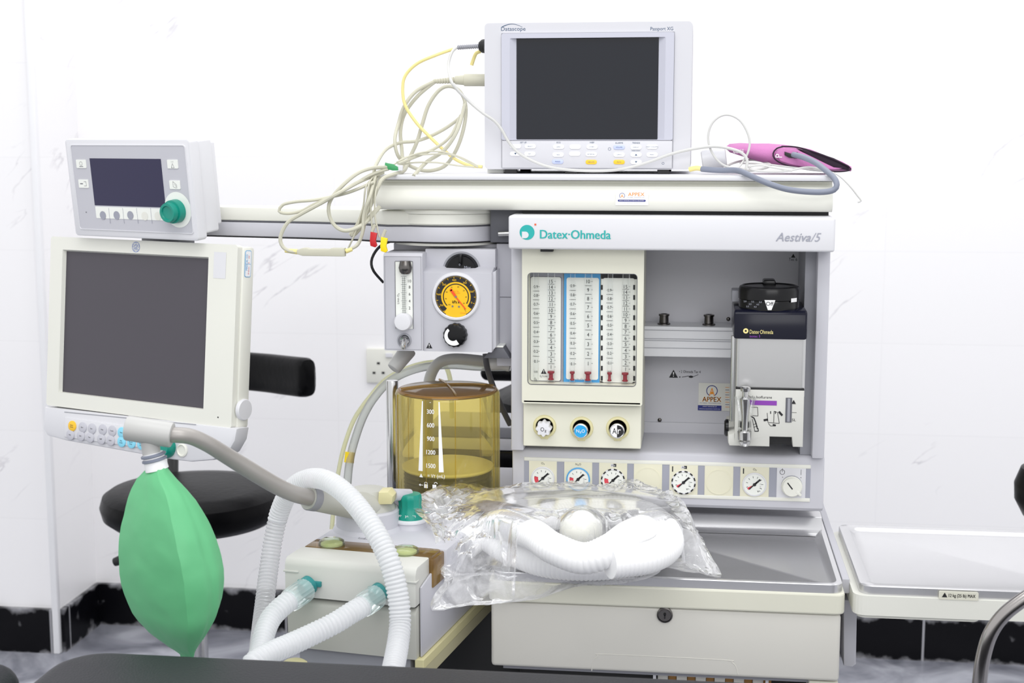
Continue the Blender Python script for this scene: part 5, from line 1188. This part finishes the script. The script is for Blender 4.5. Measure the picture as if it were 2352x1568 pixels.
def film_sheet(side, seed):
    n = len(O3); RN = 36; cen = P(1330, 1238, 1.95)
    vs = []; fs = []
    for j in range(RN + 1):
        t = j / RN
        for i in range(n):
            e = O3[i]
            # pull the rays towards a segment, not a single point, so the sheet stays even
            ce = Vector((cen.x + max(-.11, min(.11, (e.x - cen.x) * .55)), cen.y + (e.y - cen.y) * .12, 0))
            x = e.x + (ce.x - e.x) * t; y = e.y + (ce.y - e.y) * t
            h_in = .932 if side > 0 else .846
            # height of what lies below the film
            rr = math.hypot((x - cen.x) / .150, (y - 1.965) / .085)
            top = (.922 + .012 * max(0, 1 - rr)) - .050 * max(0, rr - .9) ** 1.2 if side > 0 else .847
            if side < 0 and y < 1.86: top = min(top, .845)
            w_ = min(1, t * 2.6); w_ = w_ * w_ * (3 - 2 * w_)
            z = e.z + (top - e.z) * w_
            pp = Vector((x * 24, y * 24, seed))
            rid = 0
            for o_, am in ((1, .9), (2.3, .6), (5, .38), (10, .16)):
                v_ = noise.noise(Vector((pp.x * o_ * .55 + pp.y * .3, pp.y * o_ * .8 - pp.x * .2, seed + o_))); rid += am * (1 - 2.2 * abs(v_))
            cr = .0085 * (rid - .75) * math.sin(PI * min(1, .18 + t * 1.2)) * (1 if side > 0 else .25)
            xx, yv2, zz2 = x + cr * .4, y - cr * .5, z + cr
            if side > 0:
                for c__ in CD:
                    d2 = (c__.x - xx) ** 2 + (c__.y - yv2) ** 2
                    if d2 < .00052: zz2 = max(zz2, c__.z + math.sqrt(max(0, .00052 - d2)) * .92 + .0008)
                d2 = (c_.x - xx) ** 2 + (c_.y - yv2) ** 2
                if d2 < .0011: zz2 = max(zz2, c_.z + .045 - d2 * 18)
            vs.append((xx, yv2, zz2))
    for j in range(RN):
        for i in range(n):
            k = (i + 1) % n; fs.append((j * n + i, j * n + k, (j + 1) * n + k, (j + 1) * n + i))
    fs.append(tuple(RN * n + i for i in range(n)))
    return MB().add(vs, fs, 0, True)
pb = thing('plastic_bag', 'crumpled clear plastic bag spread over the steel tray and hanging past its front edge', 'plastic bag', P(1250, 1380, 1.82))
film_sheet(1, 3.7).build('upper_film', 'bag_film', pb)
film_sheet(-1, 9.1).build('lower_film', 'bag_film', pb)

# ------------------------------------------------------------------ cables left of and around the monitor
ec = thing('ecg_cable', 'beige coiled patient cable with plug, junction block and clips, draped over the left shelf end', 'cable', P(870, 405, 2.1))
def cable(pts, Y, r, name, m, parent, n=8, dj=0.0):
    q = smooth(path(pts, Y), .004)
    return MB().tube(q, r, n).build(name, m, parent)
RC = .0028
pg = P(1108, 184, 2.16); pe = P(1050, 184, 2.16)
MB().cyl(P(1116, 184, 2.165), P(1066, 184, 2.165), .0092, n=26, bev=.0012).cyl(P(1070, 184, 2.165), P(1046, 184, 2.165), .0078, .0062, n=26).build('connector_plug', 'beige_cable', ec)
m = MB(); A, B = P(1048, 184, 2.165), P(995, 187, 2.165)
prf = []; L = (B - A).length
for i in range(9): prf += [(.0052 - i * .0002, L * i / 9), (.0052 - i * .0002, L * (i + .6) / 9), (.0038 - i * .0001, L * (i + .62) / 9), (.0038 - i * .0001, L * (i + .98) / 9)]
m.lathe(prf, A, B - A, 16); m.build('strain_relief', 'beige_cable', ec)
Y0 = 2.14
cable([(998, 187, 2.165), (955, 210, 2.15), (928, 245), (915, 285), (907, 320, 2.12), (913, 355, 2.12), (932, 375), (965, 390, 2.13), (995, 391, 2.13), (1025, 378), (1050, 340, 2.12), (1066, 290, 2.12), (1070, 245), (1058, 212), (1035, 198, 2.14), (1010, 206), (985, 240), (970, 285), (958, 325), (940, 365), (928, 392, 2.09), (905, 400, 2.04), (880, 410, 2.02), (868, 430, 2.01), (845, 485, 2.01), (812, 528, 2.01), (806, 541, 2.01), (840, 506, 2.015), (872, 474, 2.03)], Y0, RC, 'cable_loop', 'beige_cable', ec)
cable([(998, 188, 2.165), (960, 220, 2.155), (930, 260, 2.15), (920, 300, 2.145), (923, 345, 2.14), (926, 392, 2.11)], Y0, RC, 'cable_loop', 'beige_cable', ec)
cable([(1068, 225, 2.15), (1062, 262, 2.14), (1030, 290), (990, 312), (955, 324), (918, 328), (885, 345, 2.08), (862, 382, 2.04), (858, 402, 2.02), (842, 470, 2.0), (828, 500, 2.0), (810, 540, 2.0), (830, 520, 2.0), (848, 470, 2.0), (866, 405, 2.04)], Y0, RC * .9, 'cable_loop', 'beige_cable', ec)
cable([(1068, 240, 2.13), (1050, 300), (1020, 345), (980, 372), (950, 404, 2.045)], 2.10, RC, 'cable_loop', 'beige_cable', ec)
cable([(1058, 265, 2.13), (1035, 312), (1000, 340), (950, 362, 2.09), (915, 376, 2.05)], 2.11, RC * .8, 'cable_loop', 'beige_cable', ec)
cable([(890, 384, 2.05), (850, 387, 2.01), (815, 402, 1.99), (775, 438, 1.98), (756, 468, 1.98), (758, 500, 1.98), (776, 524, 1.98), (802, 529, 1.98), (838, 512, 1.99), (872, 476, 2.03)], 2.0, RC, 'cable_loop', 'beige_cable', ec)
cable([(892, 388, 2.05), (850, 402, 2.01), (800, 432, 1.99), (765, 450), (720, 470), (690, 485), (660, 490), (641, 485), (650, 470), (680, 463), (730, 458), (800, 442, 1.99), (858, 418, 2.0)], 1.975, RC * .8, 'cable_loop', 'beige_cable', ec)
cable([(880, 396, 2.04), (830, 415, 2.0), (780, 442), (740, 465), (690, 492), (660, 512), (644, 545), (650, 567), (668, 577), (690, 578)], 1.965, RC, 'cable_loop', 'beige_cable', ec)
cable([(800, 573, 1.97), (820, 562), (832, 535), (836, 490), (850, 450), (862, 405, 2.02)], 1.985, RC * .8, 'cable_loop', 'beige_cable', ec)
m = MB(); A, B = P(683, 578, 1.965), P(794, 577, 1.97)
cx0, cx1 = A.x, B.x; z_ = A.z; Yb = 1.967
m.prism([(cx0, z_ - .003), (cx0 + .008, z_ - .0055), (cx1, z_ - .0058), (cx1, z_ + .0058), (cx0 + .05, z_ + .0058), (cx0 + .046, z_ + .0045), (cx0 + .018, z_ + .0045), (cx0 + .014, z_ + .0058), (cx0 + .008, z_ + .0055), (cx0, z_ + .003)], Yb - .006, Yb + .006, 0, .0012); m.build('junction_block', 'beige_cable', ec)
MB().cyl(P(655, 575, 1.966), P(684, 578, 1.966), .0030, .0038, n=14).build('cable_sleeve', 'yellow_cable', ec)
MB().cyl(P(794, 577, 1.97), P(809, 572, 1.972), .0034, .0028, n=14).build('cable_sleeve', 'yellow_cable', ec)
for pts in ([(870, 404, 2.04), (857, 430, 2.0), (852, 475), (853, 505), (856, 530)], [(874, 406, 2.04), (863, 440, 2.0), (861, 490), (866, 520), (872, 545)], [(868, 402, 2.04), (842, 425), (835, 470), (826, 500), (818, 530), (800, 570)], [(865, 400, 2.04), (848, 420), (843, 470), (838, 520), (825, 560), (806, 573, 1.975)]):
    cable(pts, 1.995, .0013, 'lead_wire', 'beige_cable', ec, 6)
for pts in ([(905, 378, 2.06), (935, 360), (990, 354), (1040, 356), (1075, 372), (1098, 384)], [(900, 384, 2.05), (945, 374), (1000, 373), (1050, 380), (1090, 384)], [(912, 372, 2.06), (960, 352), (1010, 348), (1060, 362), (1098, 382)]):
    cable(pts, 2.09, .0012, 'lead_wire', 'beige_cable', ec, 6)
for mm_, x, y_, an in (('red', 857, 548, .12), ('yellow', 881, 560, .1)):
    A = P(x, y_, 1.993); s_ = .008
    Mx = Matrix.Translation(A) @ Matrix.Rotation(.25, 4, 'Y'); fr_c = Fr(Mx)
    m = MB(fr_c); m.prism([(-.0055, .009), (.004, .009), (.0045, -.002), (.008, -.008), (.006, -.011), (-.001, -.0105), (-.0035, -.004)], -.003, .003, 0, .0008)
    o = m.build('lead_clip', mm_, ec)
    MB(fr_c).tube([Vector((-.004, 0, .009)), Vector((-.002, 0, .020))], .0024, 8).build('clip_collar', 'beige_cable', o)
A = P(900, 383, 2.052); frg = frame(A, .15, 0, .12)
o = MB(frg).prism([(-.010, -.0035), (-.010, .005), (-.006, .0045), (.002, .004), (.009, .001), (.010, -.004), (.002, -.005)], -.006, .006, 0, .001).build('lead_clip', 'teal', ec); o.data.materials[0] = MATS['bag_green_dark'] if 'bag_green_dark' in MATS else mat('bag_green_dark', (56, 150, 92), .45)
MB(frg).box(.004, .016, -.004, .004, -.004, .004, 0, .001).build('clip_collar', 'white_plastic', ec)

yc = thing('yellow_cable', 'slim yellow cable looping down from the monitor plug to the shelf', 'cable', P(1105, 382, 2.1))
cable([(1040, 113, 2.15), (1000, 127), (958, 146), (932, 172), (925, 200), (930, 240), (955, 280), (985, 312), (1020, 345), (1050, 368), (1080, 380), (1108, 383)], 2.13, .0024, 'cable_length', 'yellow_cable', yc)
m = MB().tube(smooth(path([(1104, 118, 2.17), (1094, 122, 2.17), (1088, 135, 2.17), (1083, 150, 2.17)]), .003), .0028, 10); tag(m.build('yellow_tag', 'yellow_cable'), 'pale yellow plastic tail sticking out below the black socket on the monitor side', 'cable tail')
wc = thing('sensor_cable', 'thin white sensor cable swinging across the front of the monitor onto the shelf', 'cable', P(1400, 392, 2.08))
cable([(1050, 108, 2.15), (1038, 120, 2.14), (1030, 150, 2.13), (1036, 185), (1052, 208), (1080, 235, 2.10), (1110, 260, 2.095), (1135, 277), (1152, 297), (1168, 325), (1190, 350), (1225, 370), (1265, 384, 2.09), (1320, 391, 2.08), (1390, 392, 2.08), (1440, 386), (1490, 372), (1540, 354), (1590, 342), (1640, 336), (1680, 342), (1705, 352), (1716, 368), (1714, 388)], 2.095, .0022, 'cable_length', 'white_cable', wc)
A, B = P(1098, 106, 2.155), P(1050, 109, 2.15)
prf = []; L = (B - A).length
for i in range(10): prf += [(.0036, L * i / 10), (.0036, L * (i + .6) / 10), (.0027, L * (i + .62) / 10), (.0027, L * (i + .98) / 10)]
MB().lathe(prf, A, B - A, 14).build('strain_relief', 'mid_grey', wc)
MB().lathe([(.0105, 0), (.0098, .004), (.006, .0085), (0, .009)], P(1113, 106, 2.16), (-1, 0, 0), 24).build('cable_plug', 'black_rubber', wc)
cable([(1098, 106, 2.155), (1104, 106, 2.158)], 2.155, .003, 'plug_stem', 'mid_grey', wc)
cable([(1714, 388, 2.095), (1690, 387), (1660, 378), (1640, 358), (1628, 330), (1628, 302), (1638, 280), (1656, 266), (1676, 264), (1698, 275), (1714, 298), (1722, 325), (1718, 350), (1706, 372), (1690, 392, 2.08)], 2.10, .0016, 'cable_length', 'white_cable', wc)
cable([(1655, 392, 2.10), (1680, 376, 2.13), (1720, 367, 2.16), (1750, 370, 2.15), (1770, 380), (1740, 390), (1700, 392), (1668, 388)], 2.11, .0017, 'cable_length', 'white_cable', wc)
cable([(1700, 375, 2.14), (1750, 376), (1800, 382), (1850, 388), (1900, 394, 2.08), (1925, 402, 2.06), (1950, 425, 2.05), (1970, 450, 2.05), (1978, 461, 2.05), (1970, 464, 2.05)], 2.11, .0012, 'cable_length', 'white_cable', wc)
cable([(1820, 392, 2.10), (1780, 385), (1745, 379), (1720, 384), (1740, 392), (1800, 393), (1860, 384), (1905, 397, 2.07)], 2.10, .0016, 'cable_length', 'white_cable', wc)
# finger probe cylinder
A = P(1612, 370, 2.13); B = P(1668, 362, 2.13)
tag(MB().cyl(A, B, .0150, .0140, n=30, bev=.003).build('probe_cylinder', 'casing_white'), 'short white cylindrical cable plug lying left of the purple cuff', 'plug')
# ------------------------------------------------------------------ purple pressure cuff and its hose
cu = thing('pressure_cuff', 'folded purple arm cuff with black edging lying on the right end of the shelf', 'blood pressure cuff', P(1810, 395, 2.16))
secs_ = [(1668, 336, 341), (1676, 331, 349), (1700, 328.5, 358), (1730, 329, 366), (1765, 330, 377), (1800, 332, 383), (1830, 336, 386), (1860, 343, 389), (1885, 352, 391), (1910, 362, 392), (1932, 371, 393), (1948, 379, 393), (1951, 383, 390)]
NS = 22; vs = []; fs = []; CY = 2.17
for i, (x, t_, b_) in enumerate(secs_):
    A = P(x, t_, CY); B = P(x, b_, CY); h_ = (A.z - B.z) / 2; c2 = (A.z + B.z) / 2; dp = .050 if 0 < i < len(secs_) - 1 else .030
    for k in range(NS):
        a_ = 2 * PI * k / NS; ca, sa_ = math.cos(a_), math.sin(a_)
        vs.append((A.x, CY + dp * math.copysign(abs(ca) ** .7, ca), c2 + h_ * math.copysign(abs(sa_) ** .8, sa_) + .0006 * math.sin(i * 2.1 + k)))
for i in range(len(secs_) - 1):
    for k in range(NS): fs.append((i * NS + k, i * NS + (k + 1) % NS, (i + 1) * NS + (k + 1) % NS, (i + 1) * NS + k))
fs += [tuple(range(NS)), tuple((len(secs_) - 1) * NS + k for k in range(NS))]
m = MB().add(vs, fs, 0, True); m.build('cuff_wrap', 'pink', cu)
YC = CY - .054
def band(pts, r, name, m_='dark_purple', flat=1.0, Y=YC): return MB().tube(smooth(path(pts, Y), .003), r, 8, flat=flat).build(name, m_, cu)
band([(1800, 336, YC + .01), (1784, 341), (1776, 352), (1779, 364), (1795, 375), (1825, 384), (1870, 391), (1920, 394), (1950, 391), (1950, 383), (1915, 366), (1870, 349), (1830, 338, YC + .012), (1795, 336, YC + .012)], .0011, 'black_edging')
# wedge-shaped dark opening between the folds
w1 = [P(x, y_, YC + .006) for x, y_ in ((1828, 340), (1870, 348), (1915, 363), (1949, 380), (1950, 391), (1925, 388), (1890, 374), (1850, 352))]
MB().prism([(p.x, p.z) for p in w1], YC + .002, YC + .012, 0, .0015).build('cuff_opening', 'dark_purple', cu)
w2 = [P(x, y_, YC) for x, y_ in ((1802, 348), (1818, 353), (1832, 349), (1830, 364), (1812, 362), (1802, 356))]
MB().prism([(p.x, p.z) for p in w2], YC - .003, YC + .004, 0, .001).build('hose_slit', 'black_rubber', cu)
tp_ = [P(x, y_, YC + .003) for x, y_ in ((1780, 352), (1784, 344), (1800, 339), (1830, 343), (1870, 362), (1915, 384), (1940, 386), (1915, 390), (1870, 387), (1820, 379), (1792, 370))]
MB().prism([(p.x, p.z) for p in tp_], YC + .001, YC + .010, 0, .002).build('cuff_flap', 'pink', cu)
tv, tf = text_mesh('P'); A = P(1796, 363, YC - .001); MB().add([(A.x - v.y * .0135 * 1.0, YC - .0005, A.z + v.x * .012) for v in tv], tf, 0).build('cuff_letter', 'white_print', cu)
m = MB(); txt(m, 'ADULT CUFF', 1684, 343, 1708, 352, CY - .050, 0); m.build('cuff_print', 'white_print', cu)
gh = thing('cuff_hose', 'blue-grey rubber hose running out of the purple cuff and along the shelf front', 'hose', P(1800, 435, 2.02))
MB().tube(smooth(path([(1822, 355, YC - .002), (1845, 361, 2.095), (1872, 373, 2.075), (1895, 390, 2.05), (1915, 408, 2.03), (1922, 424, 2.02), (1915, 436, 2.02), (1890, 441, 2.02), (1850, 440, 2.02), (1810, 435, 2.02), (1775, 425, 2.02), (1740, 411, 2.025), (1710, 397, 2.04), (1690, 391, 2.055), (1660, 391, 2.07), (1635, 390, 2.08), (1612, 388, 2.09)]), .003), .0041, 14).build('hose_length', 'cuff_hose', gh)
MB().tube(smooth(path([(1613, 388, 2.09), (1600, 386, 2.095), (1584, 389, 2.10)]), .002), .0036, 12).build('hose_connector', 'yellow_cable', gh)

# ------------------------------------------------------------------ black couch in the foreground
BZ = .85
cl = thing('black_couch', 'wide black upholstered couch across the bottom of the view, nearest the viewer', 'couch', (-0.1, 1.2, 0))
def pad(x0, x1, y0, y1, name, cr):
    pts = rrect(x0, x1, y0, y1, cr, 8); n = len(pts); vs = []; fs = []; R_ = .028; H_ = .075; lv = []
    for k in range(6): a_ = PI / 2 * k / 5; lv.append((R_ * (1 - math.sin(a_)), BZ - R_ * (1 - math.cos(a_)) * 1.0 if False else BZ - R_ + R_ * math.cos(a_)))
    # from outer side up to the top
    lv = [(.010, BZ - H_), (0, BZ - H_ + .012), (0, BZ - R_)] + [(R_ * (1 - math.cos(PI / 2 * k / 6)), BZ - R_ + R_ * math.sin(PI / 2 * k / 6)) for k in range(1, 7)]
    lv += [(.06, BZ + .003), (.12, BZ + .006)]
    cx_, cy_ = (x0 + x1) / 2, (y0 + y1) / 2
    for off, z in lv:
        for p in rrect(x0 + off, x1 - off, y0 + off, y1 - off, max(.004, cr - off), 8): vs.append((p[0], p[1], z))
    for j in range(len(lv) - 1):
        for i in range(n): fs.append((j * n + i, j * n + (i + 1) % n, (j + 1) * n + (i + 1) % n, (j + 1) * n + i))
    fs += [tuple((len(lv) - 1) * n + i for i in range(n)), tuple(range(n))[::-1]]
    return MB().add(vs, fs, 0, True).build(name, 'vinyl', cl)
pad(-.706, .62, .86, 1.500, 'seat_pad', .065)
pad(-1.30, -.728, .86, 1.452, 'head_pad', .03)
MB().box(-1.25, .58, .92, 1.42, BZ - .115, BZ - .075, 0, .004).build('couch_frame', 'dark_grey', cl)
for x in (-1.2, .53):
    for y_ in (.96, 1.38): MB().box(x - .02, x + .02, y_ - .02, y_ + .02, 0, BZ - .112, 0, .003).build('leg', 'dark_grey', cl)

# ------------------------------------------------------------------ stools
st = thing('swivel_chair', 'black padded swivel chair with curved backrest behind the flat monitor', 'chair', (-1.15, 3.05, 0))
S = WF.atz(445, 1128, .63); SX, SY = S.x, 3.10; SX = WF.at(443, 1130, 3.10).x
SR = WF.at(645, 1130, 3.10).x - SX
zs = WF.at(443, 1128, 3.10).z
MB().lathe([(SR * .4, zs - .075), (SR * .86, zs - .068), (SR * .97, zs - .050), (SR, zs - .025), (SR * .97, zs - .004), (SR * .9, zs + .006), (SR * .7, zs + .011), (0, zs + .012)], (SX, SY, 0), (0, 0, 1), 64).build('seat', 'vinyl_black', st)
MB().cyl((SX, SY, .13), (SX, SY, zs - .07), .024, n=28).build('gas_column', 'chrome', st)
MB().cyl((SX, SY, zs - .10), (SX, SY, zs - .073), .07, n=28).build('seat_plate', 'black_rubber', st)
A = P(262, 1291, 3.02); m = MB().tube([Vector((SX, SY, zs - .09)), Vector((SX - .12, SY - .05, zs - .10)), P(285, 1283, 3.02)], .006, 10); o = m.build('height_lever', 'black_rubber', st); MB().cyl(P(288, 1282, 3.02), A, .012, .010, n=16, bev=.003).build('lever_grip', 'black_rubber', o)
for k in range(5):
    a_ = math.radians(90 + 72 * k); e_ = Vector((SX + .27 * math.cos(a_), SY + .27 * math.sin(a_), .075)); q = MB().tube([Vector((SX, SY, .12)), e_], [.022, .014], 12).build('base_spoke', 'chrome', st)
    MB().cyl(e_ + Vector((-.012, 0, -.045)), e_ + Vector((.012, 0, -.045)), .030, n=20, bev=.003).build('caster', 'black_rubber', q)
m = MB(); bz = P(640, 858, 3.25).z
bp_ = [P(330, 862, 3.33), P(420, 856, 3.36), P(520, 850, 3.34), P(600, 855, 3.28), P(660, 862, 3.21), P(712, 868, 3.14)]
bp2 = smooth(bp_, .012); n = len(bp2)
vs = []; fs = []; K = 20
for i, p in enumerate(bp2):
    t = (bp2[min(n - 1, i + 1)] - bp2[max(0, i - 1)]).normalized(); nn = Vector((-t.y, t.x, 0)).normalized()
    ed = min(i, n - 1 - i) / 3; sc2 = math.sqrt(max(0.02, 1 - (1 - min(1, ed)) ** 2)) * .35 + .65 if ed < 1 else 1
    if i in (0, n - 1): sc2 = .55
    for k in range(K):
        a_ = 2 * PI * k / K; ca, sa_ = math.cos(a_), math.sin(a_)
        vs.append(p + nn * (.022 * sc2 * math.copysign(abs(ca) ** .6, ca)) + Vector((0, 0, .046 * sc2 * math.copysign(abs(sa_) ** .6, sa_))))
for i in range(n - 1):
    for k in range(K): fs.append((i * K + k, i * K + (k + 1) % K, (i + 1) * K + (k + 1) % K, (i + 1) * K + k))
fs += [tuple(range(K)), tuple((n - 1) * K + k for k in range(K))]
m.add(vs, fs, 0, True); m.build('backrest', 'vinyl_black', st)
MB().tube([P(397, 880, 3.38), P(397, 1010, 3.38), P(397, 1100, 3.32), Vector((SX, SY, zs - .085))], .013, 14, flat=1.6).build('backrest_bar', 'black_rubber', st)

s2 = thing('padded_chair', 'second black padded chair mostly hidden between bellows canister and flow tubes', 'chair', (-.24, 3.05, 0))
bx = P(1130, 856, 3.1)
MB().box(P(1104, 856, 3.1).x, P(1300, 856, 3.1).x, 3.08, 3.13, P(1104, 873, 3.1).z, P(1104, 838, 3.1).z, 0, .018, 4).build('backrest', 'vinyl_black', s2)
z2 = P(1160, 920, 2.95).z
MB().lathe([(.05, z2 - .06), (.16, z2 - .055), (.185, z2 - .03), (.18, z2 + .02), (.15, z2 + .035), (0, z2 + .04)], (P(1155, 920, 3.0).x + .17, 2.92, 0), (0, 0, 1), 48).build('seat', 'vinyl_black', s2)
cxx = P(1155, 920, 3.0).x + .17
MB().cyl((cxx, 2.90, .05), (cxx, 2.90, z2 - .05), .024, n=24).build('gas_column', 'chrome', s2)
MB().tube([Vector((cxx, 2.9, z2 - .05)), Vector((cxx, 3.12, z2 - .03)), Vector((cxx, 3.12, P(1104, 860, 3.1).z))], .012, 12).build('backrest_bar', 'black_rubber', s2)
MB().lathe([(.24, 0), (.24, .015), (.05, .04), (.03, .06)], (cxx, 2.9, 0), (0, 0, 1), 40).build('round_base', 'chrome', s2)
# grey trolley seen in the gap right of the canister
tr = thing('trolley', 'grey and black trolley glimpsed behind the machine, right of the bellows canister', 'trolley', (-.30, 2.62, 0))
tx0, tx1 = P(1000, 980, 2.6).x, P(1330, 980, 2.6).x
for ya, yb, mm_, nn_ in ((970, 996, 'mid_grey', 'shelf'), (996, 1024, 'white_plastic', 'drawer'), (1024, 1074, 'black_gloss', 'drawer'), (1074, 1140, 'white_plastic', 'drawer')):
    MB().box(tx0, tx1, 2.52, 2.66, P(1150, yb, 2.56).z, P(1150, ya, 2.56).z - .0006, 0, .003).build(nn_, mm_, tr)
for x in (tx0 + .02, tx1 - .02):
    for y_ in (2.54, 2.64): MB().cyl((x, y_, 0), (x, y_, P(1150, 1140, 2.56).z + .002), .010, n=14).build('leg', 'mid_grey', tr)
for y_ in (845, 852): pass
wr = MB(); wz = P(1050, 849, 3.3).z
# ------------------------------------------------------------------ chrome tube frame with black pad at the right
cf = thing('tube_stand', 'bent chrome tube stand with black round pad at the right edge of the view', 'stand', (.50, 1.62, 0))
MB().tube(smooth(path([(2245, 1640, 1.62), (2250, 1568, 1.62), (2258, 1510, 1.62), (2275, 1455, 1.62), (2305, 1412, 1.62), (2352, 1375, 1.62), (2400, 1345, 1.62), (2425, 1310, 1.62), (2430, 1240, 1.62), (2430, 1180, 1.62)]), .004), .0082, 24).build('bent_tube', 'tube_chrome', cf)
A = P(2247, 1640, 1.62); MB().tube([A, Vector((A.x - .01, 1.62, .0))], .0082, 20).build('lower_tube', 'dark_chrome', cf)
MB().lathe([(.10, 0), (.10, .012), (.03, .02)], (A.x - .01, 1.62, 0), (0, 0, 1), 30).build('foot', 'dark_chrome', cf)
A = P(2430, 1125, 1.62); MB().lathe([(.02, -.038), (.036, -.030), (.0455, -.012), (.0465, .006), (.040, .024), (.02, .034), (0, .036)], A, (0, 0, 1), 40).build('round_pad', 'vinyl_black', cf)
